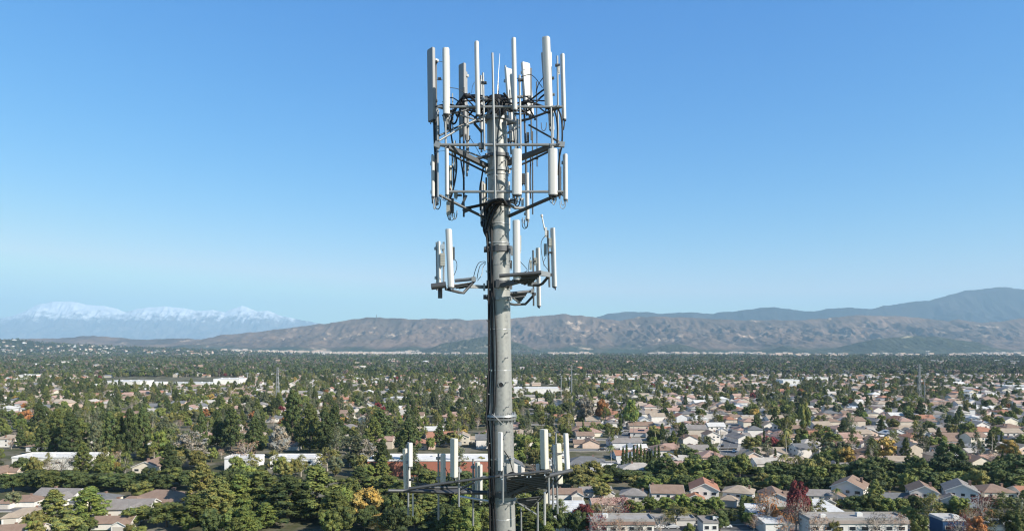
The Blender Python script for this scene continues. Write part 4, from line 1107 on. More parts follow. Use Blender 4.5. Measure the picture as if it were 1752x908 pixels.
# ------------------------------------------------------------------ cars, lamps, masts, walls
def car_proto(seed):
    b = MB()
    prof = [(-2.25, .35), (-2.3, .75), (-2.1, .95), (-1.35, 1.02), (-.75, 1.42), (.85, 1.45), (1.55, 1.0), (2.15, .9), (2.3, .6), (2.25, .35)]
    n = len(prof); v = [(x, -.88 if z < 1.1 else -.7, z) for x, z in prof] + [(x, .88 if z < 1.1 else .7, z) for x, z in prof]
    b.add(v, [tuple(range(n)), tuple(range(2 * n - 1, n - 1, -1))] + [(i, i + n, (i + 1) % n + n, (i + 1) % n) for i in range(n)])
    g = MB()
    for s in (-1, 1):
        v = [(-1.2, s * .86, 1.03), (1.35, s * .86, 1.03), (.75, s * .73, 1.38), (-.68, s * .73, 1.38)]; g.add(v, [(0, 1, 2, 3)[::s]])
    g.add([(-1.36, -.75, 1.06), (-1.36, .75, 1.06), (-.82, .62, 1.42), (-.82, -.62, 1.42)], [(0, 3, 2, 1)]); g.add([(1.54, -.75, 1.04), (1.54, .75, 1.04), (.92, .62, 1.43), (.92, -.62, 1.43)], [(0, 1, 2, 3)])
    w = MB(); w.tube([(0, -.1, 0), (0, .1, 0)], .33, 14); h = MB(); h.tube([(0, -.11, 0), (0, .11, 0)], .18, 10)
    out = [b.mesh('body'), g.mesh('window_glass'), w.mesh('wheel'), h.mesh('rim')]
    for m, mt in zip(out, ('paint', 'glass', 'tyre', 'frame')): m.materials.append(M[mt])
    return out
CP = car_proto(1)
def car(x, y, rz, col, label, name='parked_car', sc=(1, 1, 1), cat='car'):
    r = empty(name, (x, y, .02), rz); r.scale = sc; props(r, label, cat, 'parked cars')
    child('body', CP[0], r, color=col); child('window_glass', CP[1], r)
    for sx in (-1.42, 1.42):
        for sy in (-.82, .82): w = child('wheel', CP[2], r, (sx, sy, .33)); child('rim', CP[3], w)
CC = {'white': (.75, .75, .75), 'black': (.02, .02, .022), 'silver': (.4, .41, .42), 'dark blue': (.03, .05, .12), 'red': (.3, .03, .03)}
x, y = gxy(1197, 893); car(x, y, rad(80), CC['white'], 'white van parked beside the low carport at the bottom', 'parked_van', (1.1, 1.08, 1.35), 'van')
a, b = RD1; d = (b - a); dn = d.normalized(); nn = Vector((-dn.y, dn.x, 0)); az = math.atan2(dn.y, dn.x)
k = 0
for i, (t, s, c) in enumerate(((.08, 1, 'white'), (.16, 1, 'silver'), (.22, -1, 'white'), (.33, 1, 'black'), (.42, -1, 'silver'), (.5, 1, 'white'), (.62, -1, 'dark blue'), (.75, 1, 'white'))):
    p = a + d * t + nn * s * 3.9
    car(p.x, p.y, az, CC[c], f"{c} car, {ordinal(i + 1)} from the near end of the receding right street")
a, b = RD2; d = (b - a); dn = d.normalized(); nn = Vector((-dn.y, dn.x, 0)); az = math.atan2(dn.y, dn.x)
for i, (t, s, c) in enumerate(((.3, 1, 'white'), (.45, -1, 'black'), (.55, 1, 'silver'), (.8, -1, 'white'))):
    p = a + d * t + nn * s * 3.4
    car(p.x, p.y, az, CC[c], f"{c} car, {ordinal(i + 1)} from the near end of the street by the cypress row")
for i, (px, py, c) in enumerate(((952, 905, 'white'), (968, 904, 'white'), (1130, 903, 'white'), (1150, 903, 'silver'), (1240, 902, 'white'), (1290, 902, 'dark blue'), (1562, 900, 'silver'), (1580, 900, 'white'))):
    x, y = gxy(px, py); car(x, y, rad(4), CC[c], f"{c} car parked on the bottom street, {ordinal(i + 1)} from the left")
for i, (px, py, c) in enumerate(((205, 868, 'white'), (245, 868, 'white'), (188, 868, 'silver'))):
    x, y = gxy(px, py); car(x, y + 3, rad(2), CC[c], f"{c} car on the lower left street, {['second', 'third', 'first'][i]} from the left")

cr = random.Random(12)
for si, Ya in enumerate(STREETS):
    def sy(x): return Ya + x / math.cos(ang) * math.sin(ang) * .35
    xa, xb = (905 - 876) * Ya / F, (1790 - 876) * Ya / F
    road('street', (xa, sy(xa)), (xb, sy(xb)), 7)
    n = 0; x = xa + 10; sa = math.atan(math.tan(ang) * .35)
    while x < xb - 8 and n < 12:
        x += cr.uniform(14, 70); n += 1
        px = 876 + x * F / sy(x)
        if 1215 < px < 1275: continue
        cn = cr.choice(list(CC)); side = cr.choice((-1, 1))
        car(x, sy(x) + side * 2.6, sa + (math.pi if side > 0 else 0), CC[cn], f"{cn} car, {ordinal(n)} from left on the {ordinal(si + 1)} cross street beyond the tree belt")
def street_lamp(px, base, top, label):
    Y = Yof(base); h = zof(top, Y)
    r = empty('street_lamp', gpos(px, Y)); props(r, label, 'street lamp', 'street lamps')
    m = MB(); m.tube([(0, 0, 0), (0, 0, h * .96)], [.14, .09], 8); m.build('post', M['lamp_metal'], r)
    m = MB(); m.tube([(0, 0, h * .955), (-.6, 0, h), (-1.8, 0, h + .05)], .06, 6); m.build('arm', M['lamp_metal'], r)
    m = MB(); m.box((-2.1, 0, h + .03), (.8, .3, .16)); m.build('lamp_head', M['lamp_metal'], r)
street_lamp(221, 900, 854, 'dark street lamp standing before the grey-roofed house at lower left')
street_lamp(1233, 800, 728, 'tall street lamp at the near end of the receding right street')
street_lamp(1084, 760, 720, 'street lamp on the street by the cypress row')

def lattice_mast(px, base_y, top, wpx, label, name='transmission_tower', arms=True):
    Y = Yof(base_y); h = zof(top, Y); w = wpx * Y / F
    r = empty(name, gpos(px, Y)); props(r, label, 'pylon', 'pylons crossing the plain')
    m = MB(); t = .22 + Y / 6000
    for sx in (-1, 1):
        for sy in (-1, 1): m.tube([(sx * w / 2, sy * w / 2, 0), (sx * w * .16, sy * w * .16, h)], t, 4)
    n = 9
    for i in range(n):
        z0, z1 = h * i / n, h * (i + 1) / n; a0 = w / 2 - (w / 2 - w * .16) * i / n; a1 = w / 2 - (w / 2 - w * .16) * (i + 1) / n
        for (p, q) in (((-a0, -a0), (a1, -a1)), ((a0, a0), (-a1, a1)), ((-a0, a0), (-a1, -a1)), ((a0, -a0), (a1, a1))): m.tube([(*p, z0), (*q, z1)], t * .6, 4)
    m.build('frame', M['pale_bark'] if False else M['galv'], r)
    if arms:
        for z, l in ((.80, 1.6), (.88, 1.9), (.96, 1.4)):
            c = MB(); c.tube([(-w * l / 2 * 1.2, 0, h * z), (0, 0, h * z + .8), (w * l / 2 * 1.2, 0, h * z)], t * .9, 4); c.build('cross_arm', M['galv'], r)
lattice_mast(475, 698, 628, 5.5, 'tall pale lattice pylon above the big left pines')
lattice_mast(1573, 682, 622, 4.5, 'tall pale lattice pylon above the right suburb')
def mono_pole(px, base_y, top, wpx, label):
    Y = Yof(base_y); h = zof(top, Y); w = max(wpx * Y / F, .5)
    r = empty('steel_pole', gpos(px, Y)); props(r, label, 'pole', 'tall steel poles')
    m = MB(); m.tube([(0, 0, 0), (0, 0, h)], [w / 2, w / 3], 8); m.build('post', M['galv'], r)
    m = MB(); m.tube([(-w * 1.3, 0, h * .97), (w * 1.3, 0, h * .97)], w * .25, 5); m.tube([(-w * 1.1, 0, h * .9), (w * 1.1, 0, h * .9)], w * .25, 5); m.build('cross_arm', M['galv'], r)
mono_pole(978, 684, 625, 2.2, 'tall pale steel pole right of the tower')
mono_pole(960, 686, 642, 2.0, 'shorter steel pole left of the tall one right of the tower')
mono_pole(423, 656, 637, 2.4, 'short pale steel pole right of the tall white hall')
mono_pole(1582, 684, 648, 1.8, 'slim steel pole beside the right lattice pylon')
mono_pole(1587, 612, 600, 3, 'far pale mast in the wood below the wooded hill')
# mast on the hill
Ym = 10550.; xm = (644 - 876) * Ym / F; zm = float(terrain_z(np.array([xm]), np.array([Ym]))[0])
m = MB(); m.tube([(xm, Ym, zm - 5), (xm, Ym, zm + 85)], [6, 3], 6); m.tube([(xm - 14, Ym, zm + 30), (xm + 14, Ym, zm + 30)], 3, 5)
props(m.build('radio_mast', M['dark_steel']), 'radio mast on top of the brown hill', 'mast')
# garden walls
def wall(px0, y0, px1, y1, h, col, label):
    a = gxy(px0, y0); b = gxy(px1, y1); m = MB()
    m.beam((a[0], a[1], h / 2), (b[0], b[1], h / 2), .3, h); m.beam((a[0], a[1], h + .08), (b[0], b[1], h + .08), .45, .14)
    props(m.build('garden_wall', M['wall'], color=col), label, 'wall')
wall(1052, 806, 1136, 803, 3.0, (.8, .78, .74), 'white garden wall behind the cypress row')
wall(880, 770, 922, 768, 4.0, (.72, .66, .58), 'pale wall behind the cypresses right of the tower')
wall(1225, 800, 1214, 738, 1.8, (.7, .66, .6), 'pale wall along the left side of the receding street')
# ------------------------------------------------------------------ the cell tower
TY = 20.0
def T(px, py, dy=0.0):
    Y = TY + dy; return Vector(((px - 876) * Y / F, Y, CAMH - (py - HY) * Y / F))
S = TY / F
base = T(860.5, 908); top = T(850, 176)
dirv = (top - base).normalized()
foot = base + dirv * (-(base.z) / dirv.z)
tower = empty('cell_tower', foot); props(tower, 'tall grey steel cell tower carrying four tiers of white panel antennas', 'cell tower')
inv = Matrix.Translation(-foot)
def tb(mb, name, mat, parent=None, label=None):
    mb.v = [tuple(Vector(v) - foot) for v in mb.v]
    o = mb.build(name, mat, parent or tower)
    if label: o['label'] = label
    return o
def axis_x(py): return 850 + (py - 176) * 10.5 / 732
def axisP(py): return T(axis_x(py), py)
# pole
def lathe(pts, n=48):
    mb = MB(); mb.tube([p for p, r in pts], [r for p, r in pts], n); return mb
tb(lathe([(axisP(712), 19.2 * S), (axisP(560), 18.3 * S), (axisP(380), 17.8 * S), (axisP(176), 17.2 * S)]), 'pole', M['pole'])
tb(lathe([(foot + Vector((0, 0, 0)), .75), (axisP(908), 21.6 * S), (axisP(716), 20.2 * S)]), 'pole', M['pole'], label='lower thicker pole section below the flange')
for py in (300, 453, 603, 672):
    tb(lathe([(axisP(py + 1.2), 18.6 * S), (axisP(py - 1.2), 18.5 * S)], 40), 'weld_band', M['pole'])
fl = lathe([(axisP(717), 25.5 * S), (axisP(713.5), 26.5 * S)]); tb(fl, 'flange', M['galv'])
fl = lathe([(axisP(711.5), 26.5 * S), (axisP(708), 25.5 * S)]); tb(fl, 'flange', M['galv'])
bm_ = MB()
for k in range(18):
    a = k * math.pi / 9; c = axisP(712.5) + Vector((math.cos(a), math.sin(a), 0)) * 23.3 * S
    bm_.tube([c + Vector((0, 0, -.14)), c + Vector((0, 0, .14))], .018, 6)
tb(bm_, 'flange_bolt', M['galv'])
tb(lathe([(axisP(177), 15.5 * S), (axisP(166), 14 * S), (axisP(164), 9 * S)], 24), 'pole_cap', M['black'])
# port hole
c = T(857, 658, -.36); m = MB(); ring = []
for k in range(21):
    a = k * 2 * math.pi / 20; ring.append(T(857 + 4.3 * math.cos(a), 658 + 4.6 * math.sin(a), -.315))
m.tube(ring, .012, 6, caps=False); tb(m, 'port_rim', M['galv'])
m = MB(); m.tube([T(857, 658, -.25), T(857, 658, -.322)], 4.0 * S, 18); tb(m, 'port_hole', M['black'])
# climbing steps
py = 240.0; k = 0
while py < 905:
    for side in (-1, 1):
        yy = py + (20 if side < 0 else 0)
        if 700 < yy < 722 or yy > 903: continue
        rr_ = (18 if yy < 712 else 20.8) * S
        a = rad(-52 if side < 0 else 28)   # angle from the camera-facing direction
        c = axisP(yy); d = Vector((math.sin(a), -math.cos(a), 0))
        m = MB(); m.tube([c + d * rr_ * .95, c + d * (rr_ + .16)], .011, 6); m.tube([c + d * (rr_ + .16), c + d * (rr_ + .16) + Vector((0, 0, .035))], .011, 6)
        m.tube([c + d * rr_ * .98, c + d * (rr_ + .02)], .026, 8)
        tb(m, 'climbing_step', M['galv'])
    py += 41.3
for py in (384, 417, 496, 563, 633, 783, 884):
    rr_ = (18.4 if py < 712 else 21.2) * S
    m = MB(); m.tube([axisP(py) + Vector((math.cos(a), math.sin(a), 0)) * rr_ for a in [i * 2 * math.pi / 32 for i in range(33)]], .011, 5, caps=False)
    m.box(axisP(py) + Vector((-rr_ * .78, -rr_ * .68, 0)), (.07, .05, .05))
    tb(m, 'strap', M['strap'])
# cables down the left side
for i, (dx, rpx, mt) in enumerate(((.5, 2.0, 'black'), (3.2, 1.1, 'galv'), (5.6, 1.9, 'black'), (-1.6, 1.5, 'black'), (8.6, 1.2, 'black'))):
    pts = []
    for py in range(350, 921, 19):
        base_x = axis_x(py) - (18 if py < 700 else 21) + dx * (1 + .35 * math.sin(py / 60 + i))
        bulge = -4.0 * math.exp(-((py - 690) / 42) ** 2) + (-2.5 * math.exp(-((py - 385) / 25) ** 2))
        pts.append(T(base_x + bulge * (1 if i in (0, 1, 3) else .3), py, -.16 - .045 * i - (.04 if py > 712 else 0)))
    pts.append(Vector((pts[-1].x, pts[-1].y, 20)));
    m = MB(); m.tube(pts, rpx * S, 7); tb(m, 'cable', M[mt])
m = MB(); m.tube([T(842, 708, -.5), T(848, 713, -.52), T(862, 727, -.45)], .009, 6); tb(m, 'ground_wire', M['galv'])

# antennas
def dprof(w, d, n=9, flat=.35):
    """rounded front towards -y, flat back"""
    pts = [(w / 2 * .96, d / 2), (-w / 2 * .96, d / 2)]
    for k in range(n + 1):
        a = math.pi * k / n
        x = -w / 2 * math.copysign(abs(math.cos(a)) ** (1 - flat), math.cos(a)); y = d / 2 - d * .25 - d * .75 * math.sin(a) ** .7
        pts.append((x, y))
    return pts
def bprof(w, d, b=.12):
    b *= min(w, d)
    return [(w/2, d/2 - b), (w/2 - b, d/2), (-w/2 + b, d/2), (-w/2, d/2 - b), (-w/2, -d/2 + b), (-w/2 + b, -d/2), (w/2 - b, -d/2), (w/2, -d/2 + b)]
def antenna(xt, yt, xb, yb, w, dep, yaw, dy, mat='radome', shape='d', pipe=None, conn=True, label=None, name='panel_antenna'):
    """w,dep metres; yaw degrees (0 faces the camera, + turns the face to the right)"""
    a = T(xb, yb, dy); b = T(xt, yt, dy); m = MB(); an = rad(yaw)
    prof = dprof(w, dep) if shape == 'd' else bprof(w, dep)
    m.prism(prof, a, b, an, 0, shape == 'd')
    n_ = (b - a).normalized()
    # recessed end caps
    m.prism([(x * .9, y * .9) for x, y in prof], b, b + n_ * .02, an, 0, False)
    m.prism([(x * .9, y * .9) for x, y in prof], a - n_ * .03, a, an, 1, False)
    o = tb(m, name, [M[mat], M['dark_steel']], label=label)
    bx = Vector((-math.sin(an), math.cos(an), 0))     # backwards
    if pipe:
        pt, pb, mt = pipe
        off = bx * (dep / 2 + .11)
        q = MB(); q.tube([T(xb, pb, dy) + off, T(xt, pt, dy) + off], .03, 10)
        tb(q, 'mounting_pipe', M[mt], o)
        q = MB()
        for t in (.14, .86):
            c = a.lerp(b, t); q.beam(c + bx * dep * .4, c + off, .09, .06); q.box(c + off, (.12, .1, .08), an)
        tb(q, 'bracket', M['galv'], o)
    if conn:
        nn_ = max(2, int(w / .07)); cmt = M['black'] if R.random() < .5 else M['galv']
        for i in range(nn_):
            x = (i - (nn_ - 1) / 2) * w * .7 / max(nn_ - 1, 1)
            c = a + Vector((x * math.cos(an), x * math.sin(an), 0)) + bx * R.uniform(-.02, .03)
            q = MB(); q.tube([c, c - Vector((0, 0, .06 + R.uniform(0, .05)))], .016, 6)
            tb(q, 'connector', cmt, o)
    return o
A = antenna
# tier one (top)
A(737.5, 85, 739, 206, .30, .10, -52, -.2, 'radome_grey_shaded', 'b', (100, 350, 'dark_steel'))
A(763, 84, 764, 195, .19, .14, 12, -1.0, pipe=(180, 258, 'galv'))
A(765, 95, 766, 219, .22, .12, 60, .4, 'radome_grey_shaded', 'd')
A(791, 111, 792, 231, .27, .10, -48, 1.3, 'radome_grey_shaded', 'b', (121, 300, 'galv'))
A(815.5, 73, 818, 197, .12, .15, 10, -1.15, pipe=None)
A(824, 138, 825, 222, .12, .10, 10, 1.4, pipe=(126, 258, 'galv'))
A(870, 119, 880, 242, .27, .10, 38, 1.5, 'radome', 'b', (110, 262, 'galv'))
A(879, 67, 881.5, 188, .12, .15, 8, -1.15)
A(899, 109, 906, 196, .28, .10, 32, 1.3, 'radome', 'b', (117, 300, 'dark_steel'))
A(933.5, 65, 938.5, 184, .22, .13, -28, -.95, 'radome', 'd', None)
A(929, 92, 933, 152, .11, .08, 60, .3, 'radome_grey_shaded', 'b', None)
A(941, 91, 943, 212, .10, .09, 20, .2, 'radome', 'd', None)
A(942, 188, 944, 222, .16, .08, 30, .9, 'radome', 'b', None)
A(962.5, 94, 965.5, 204, .11, .13, 15, -.1)
# tier two
A(740.5, 268, 741, 336, .10, .12, 10, -.3, pipe=(262, 346, 'dark_steel'))
A(764.5, 256, 765, 333, .10, .12, 20, -1.05)
A(770, 285, 770.5, 335, .09, .10, 40, .5, 'unit', 'b')
A(884, 257, 884, 333, .27, .17, -8, -1.1, pipe=(200, 340, 'galv'))
A(902, 297, 903, 375, .11, .11, 15, 1.2, pipe=(240, 367, 'dark_steel'))
A(945.5, 256, 946, 333, .26, .16, -5, -1.0, pipe=(185, 340, 'galv'))
A(967.5, 265, 968, 341, .12, .13, 12, -.1, pipe=(262, 335, 'dark_steel'))
A(825, 312, 826, 385, .12, .10, 40, 1.2, 'radome_grey_shaded', 'b')
A(829, 316, 830, 372, .08, .10, 20, 1.2, 'cream', 'b')
A(869.5, 312, 870, 392, .07, .12, 60, 1.2, 'radome', 'd', None)
A(778, 242, 778, 290, .06, .06, 10, 1.4, 'radome', 'b', None); A(774, 258, 774, 283, .05, .05, 10, 1.4, 'radome', 'b', None)
A(801.5, 190, 801.5, 262, .04, .04, 0, 1.5, 'radome', 'b', None, False)
# tier three
A(767, 393, 771, 491, .17, .13, -18, -.9, pipe=None)
A(751, 414, 752, 484, .08, .10, 30, -.3, pipe=(413, 496, 'galv'))
A(883, 378, 884, 478, .20, .14, -12, -1.2, pipe=None)
A(920.5, 425, 922.5, 523, .08, .12, 50, .8, 'radome', 'd', None)
A(946, 391, 949, 490, .09, .13, 50, -.2, 'radome', 'd', None)
# tier four
A(694, 768, 696, 836, .17, .12, 62, .6, 'cream', 'b'); A(702, 758, 702, 797, .12, .10, 30, .2, 'radome', 'b', (757, 882, 'galv'))
A(698, 775, 700, 832, .08, .08, 40, .5, 'radome', 'b', None, False)
A(758, 777, 758, 826, .14, .12, 60, .9, 'cream', 'b', (776, 890, 'galv'))
A(777, 751, 777, 815, .19, .15, -40, -1.1, 'cream', 'b', (800, 868, 'galv'))
A(817, 791, 817, 850, .14, .12, 55, 1.2, 'cream', 'b', (785, 900, 'galv'))
A(823, 795, 823, 857, .08, .06, 20, 1.1, 'radome', 'b', None)
A(856, 740, 856, 804, .11, .10, -25, -1.35, 'radome', 'b', (743, 861, 'galv'))
A(930.5, 735, 932, 801, .19, .16, -42, -1.1, 'cream', 'b', (790, 862, 'galv'))
A(955, 759, 958, 826, .16, .12, 20, .8, 'cream', 'b', (742, 880, 'galv'))
A(968.5, 742, 971.5, 804, .15, .10, 35, .2, 'radome', 'd', None)
A(948, 762, 948, 806, .07, .06, 10, .4, 'radome', 'b', (760, 872, 'galv'))
A(889, 796, 889, 812, .10, .08, 20, 1.2, 'radome', 'b', None); A(920, 794, 920, 809, .09, .08, 20, 1.3, 'radome', 'b', None)
A(935, 834, 935, 860, .08, .08, 20, 1.0, 'cream', 'b', None)
def pipe(pts, rpx, mat, name='mounting_pipe'):
    m = MB(); m.tube([T(*p) for p in pts], rpx * S, 9); return tb(m, name, M[mat])
for p in (([(842.5, 91, -1.25), (847.5, 340, -1.25)], 1.9, 'galv'), ([(826.5, 125, -1.0), (829, 258, -1.0)], 1.7, 'galv'), ([(889, 129, -1.0), (891, 262, -1.0)], 1.9, 'galv'), ([(918, 140, .8), (919, 285, .8)], 1.0, 'dark_steel'),
          ([(743.5, 100, -.1), (746, 352, -.1)], 1.8, 'dark_steel'), ([(748.5, 185, -.5), (749, 345, -.5)], 1.6, 'galv'), ([(953.5, 96, -.4), (955.5, 252, -.4)], 1.6, 'galv'), ([(942.5, 178, -1.0), (944.5, 258, -1.0)], 1.5, 'galv'),
          ([(908.5, 117, 1.0), (909, 240, 1.0)], 1.4, 'dark_steel'), ([(911, 225, 1.0), (911.5, 367, 1.0)], 1.3, 'dark_steel'), ([(793.5, 150, 1.1), (793.5, 371, 1.1)], 1.8, 'dark_steel'), ([(786.5, 200, 1.2), (787, 262, 1.2)], 1.5, 'galv'),
          ([(801, 180, 1.4), (801, 292, 1.4)], 1.6, 'galv'), ([(768, 110, .5), (770, 225, .5)], 1.4, 'dark_steel'), ([(774, 160, .7), (775, 225, .7)], 1.2, 'galv'), ([(882, 200, 1.4), (882, 256, 1.4)], 1.6, 'galv'),
          ([(912, 428, .8), (913, 523, .8)], 1.6, 'dark_steel'), ([(937, 394, -.2), (940, 491, -.2)], 1.7, 'dark_steel'), ([(759, 414, -.3), (759, 484, -.3)], 1.7, 'galv'), ([(957, 255, -.4), (957.5, 340, -.4)], 1.7, 'dark_steel'),
          ([(891.5, 868, .9), (892, 925, .9)], 1.6, 'galv'), ([(920, 858, .9), (920, 925, .9)], 2.0, 'galv'), ([(932, 842, .3), (932, 897, .3)], 2.2, 'strap'), ([(706.5, 835, .3), (706.5, 882, .3)], 1.4, 'strap'), ([(897, 120, 1.2), (897, 118, 1.2)], 1, 'galv')):
    pipe(*p)
# whips
m = MB(); m.tube([T(855, 92, .4), T(852, 140, .4), T(850.5, 176, .3)], [.006, .012, .016], 6); tb(m, 'whip_antenna', M['strap'])
m = MB(); m.tube([T(853, 142, 0), T(853, 176, 0)], .014, 6); tb(m, 'lightning_rod', M['dark_steel'])
m = MB(); m.tube([T(927, 369, -.2), T(932, 394, -.2)], .02, 8); m.tube([T(926.8, 367, -.2), T(927.3, 371, -.2)], .036, 10); tb(m, 'whip_antenna', M['radome'], label='slanted white stub antenna with a knob on top')

# radio units
def unit(px, py, w, h, d=.12, dy=0.0, mat='unit', yaw=0):
    m = MB(); m.box(T(px, py, dy), (w, d, h), rad(yaw))
    for k in range(4): m.box(T(px, py, dy) + Vector((0, -.001, h * (-.3 + .2 * k))), (w * 1.06, d * 1.08, h * .04), rad(yaw))
    m.tube([T(px, py, dy) + Vector((w * .25, 0, -h / 2)), T(px, py, dy) + Vector((w * .25, 0, -h / 2 - .06))], .014, 6)
    m.tube([T(px, py, dy) + Vector((-w * .25, 0, -h / 2)), T(px, py, dy) + Vector((-w * .25, 0, -h / 2 - .06))], .014, 6)
    return tb(m, 'radio_unit', M[mat])
for u in ((895.5, 306, .11, .30, .12, .9, 'dark_steel'), (767, 356, .10, .38, .12, .2, 'unit'), (773, 352, .12, .42, .12, .4, 'dark_steel'), (780, 332, .10, .22, .1, .8, 'unit'), (757.5, 444, .12, .36, .1, -.35, 'unit'), (758, 422, .10, .14, .1, -.3, 'strap'),
          (776, 432, .06, .30, .1, -.8, 'dark_steel'), (889.5, 416, .07, .42, .1, -.9, 'radome'), (934, 396, .06, .22, .08, -.2, 'radome'), (933, 426, .08, .30, .08, -.1, 'unit'), (941, 414, .07, .22, .08, -.2, 'unit'), (908, 452, .07, .24, .08, .8, 'unit'), (916, 446, .07, .18, .08, .8, 'unit'),
          (956.5, 118, .05, .2, .06, -.4, 'radome'), (746, 318, .08, .5, .1, .1, 'dark_steel'), (957.5, 310, .09, .8, .1, -.2, 'dark_steel'), (873, 452, .10, .22, .1, .3, 'dark_steel'), (872, 437, .05, .3, .1, -.35, 'galv'), (776, 300, .05, .5, .08, .7, 'dark_steel'), (903, 235, .08, .28, .1, .9, 'dark_steel'),
          (868, 240, .12, .1, .1, .2, 'black'), (867, 270, .06, .14, .1, -.1, 'black'), (947, 770, .06, .3, .06, .5, 'unit'), (894, 345, .07, .2, .1, .5, 'radome'), (832, 330, .05, .9, .08, .6, 'dark_steel')):
    unit(*u)

# frames
def frame(name, main, subs=()):
    m = MB()
    for (pts, r) in main: m.tube([T(*p) for p in pts], r * S, 9)
    o = tb(m, 'antenna_frame', M[name])
    for (nm, mat, kind, pts, r) in subs:
        q = MB()
        if kind == 't': q.tube([T(*p) for p in pts], r * S, 9)
        elif kind == 'b': q.beam(T(*pts[0]), T(*pts[1]), r[0] * S, r[1] * S)
        elif kind == 'g':     # perforated grating: slats between two edges
            a, b, c = [T(*p) for p in pts]; nS = r
            lo = Vector((0, 0, -.02))
            v = [a, b, c, a + lo, b + lo, c + lo]; q.add(v, [(0, 1, 2), (5, 4, 3), (0, 3, 4, 1), (1, 4, 5, 2), (2, 5, 3, 0)])
            for k in range(1, nS):
                t = k / nS; e0 = a.lerp(c, t); e1 = b.lerp(c, t); q.beam(e0 + Vector((0, 0, -.035)), e1 + Vector((0, 0, -.035)), .03, .03)
        tb(q, nm, M[mat], o)
    return o
# tier one rings (front face bar, then two sides running to the rear corner)
frame('galv', [([(749, 183, -1.0), (962, 183, -1.0)], 1.9)], [
    ('face_pipe', 'galv', 't', [(749, 183, -1.0), (800, 201, .9), (842, 212, 2.0)], 1.7), ('face_pipe', 'dark_steel', 't', [(962, 183, -1.0), (905, 203, .9), (862, 212, 2.0)], 1.7),
    ('diagonal_brace', 'galv', 't', [(751, 241, -1.0), (800, 212, -.6), (836, 195, -.35)], 1.7), ('diagonal_brace', 'galv', 't', [(866, 205, -.3), (888, 211, -.5)], 2.6), ('diagonal_brace', 'dark_steel', 't', [(905, 214, -.2), (955, 242, -1.0)], 1.6),
    ('diagonal_brace', 'dark_steel', 't', [(868, 213, 0), (905, 204, -.4), (955, 185, -1.0)], 1.7), ('diagonal_brace', 'dark_steel', 't', [(834, 205, 0), (790, 214, -.3), (752, 232, -.9)], 1.6),
    ('diagonal_brace', 'dark_steel', 't', [(868, 228, .4), (888, 218, .9)], 1.5), ('diagonal_brace', 'dark_steel', 't', [(812, 212, .5), (824, 226, .9)], 2.4), ('diagonal_brace', 'dark_steel', 't', [(757, 198, -.9), (833, 180, 0)], 1.4)])
frame('galv', [([(748, 248, -1.0), (964, 248, -1.0)], 2.3)], [
    ('face_pipe', 'galv', 't', [(748, 248, -1.0), (795, 258, .9), (832, 272, 2.0)], 1.6), ('face_pipe', 'dark_steel', 't', [(964, 248, -1.0), (915, 258, .9), (870, 272, 2.0)], 1.6),
    ('support_arm', 'dark_steel', 'b', [(766, 251, -1.0), (834, 285, 0)], (8, 7)), ('support_arm', 'dark_steel', 'b', [(944, 250, -1.0), (868, 280, 0)], (8, 7)),
    ('support_arm', 'dark_steel', 't', [(768, 263, -.2), (800, 279, .6), (834, 296, .3)], 1.8), ('support_arm', 'dark_steel', 't', [(940, 259, -.2), (905, 276, .6), (868, 292, .3)], 1.8), ('support_arm', 'dark_steel', 't', [(806, 274, -.3), (838, 266, -.3)], 2.6),
    ('clamp', 'galv', 'b', [(744, 246, -1.0), (753, 250, -1.0)], (8, 9)), ('clamp', 'galv', 'b', [(956, 247, -1.0), (966, 248, -1.0)], (7, 8)), ('clamp', 'dark_steel', 'b', [(819, 250, -1.0), (827, 250, -1.0)], (7, 9))])
frame('galv', [([(769, 328, -1.0), (840, 328, -1.0), (964, 328, -1.0)], 2.2)], [
    ('support_arm', 'dark_steel', 't', [(752, 334, -.6), (790, 353, -.3), (833, 374, 0)], 2.4), ('support_arm', 'dark_steel', 't', [(962, 330, -1.0), (920, 348, -.5), (868, 371, 0)], 3.0),
    ('support_arm', 'dark_steel', 't', [(795, 357, 0), (845, 347, -.3)], 2.1), ('support_arm', 'galv', 't', [(862, 345, -.3), (882, 356, 0), (897, 356, .2)], 2.6), ('clamp', 'dark_steel', 'b', [(792, 362, 0), (806, 356, 0)], (6, 6)), ('clamp', 'galv', 'b', [(873, 343, -.3), (884, 347, -.2)], (6, 6)),
    ('clamp', 'dark_steel', 'b', [(790, 352, 0), (798, 334, 0)], (3, 4))])
for (py, h, mat, w) in ((205, 5, 'galv', 1.12), (268, 5, 'dark_steel', 1.1), (292, 5, 'galv', 1.1), (350, 8, 'dark_steel', 1.14), (427, 9, 'dark_steel', 1.13), (487, 11, 'dark_steel', 1.12), (511, 5, 'galv', 1.1), (841, 10, 'dark_steel', 1.14), (855, 4, 'galv', 1.1)):
    r_ = (17.9 if py < 712 else 20.8) * S * w
    m = MB(); m.tube([axisP(py + h / 2), axisP(py - h / 2)], r_, 28)
    for k in range(6):
        a = k * math.pi / 3 + .4; c = axisP(py) + Vector((math.cos(a), math.sin(a), 0)) * r_; m.box(c, (.09, .09, h * S * 1.25), a)
    tb(m, 'collar', M[mat])
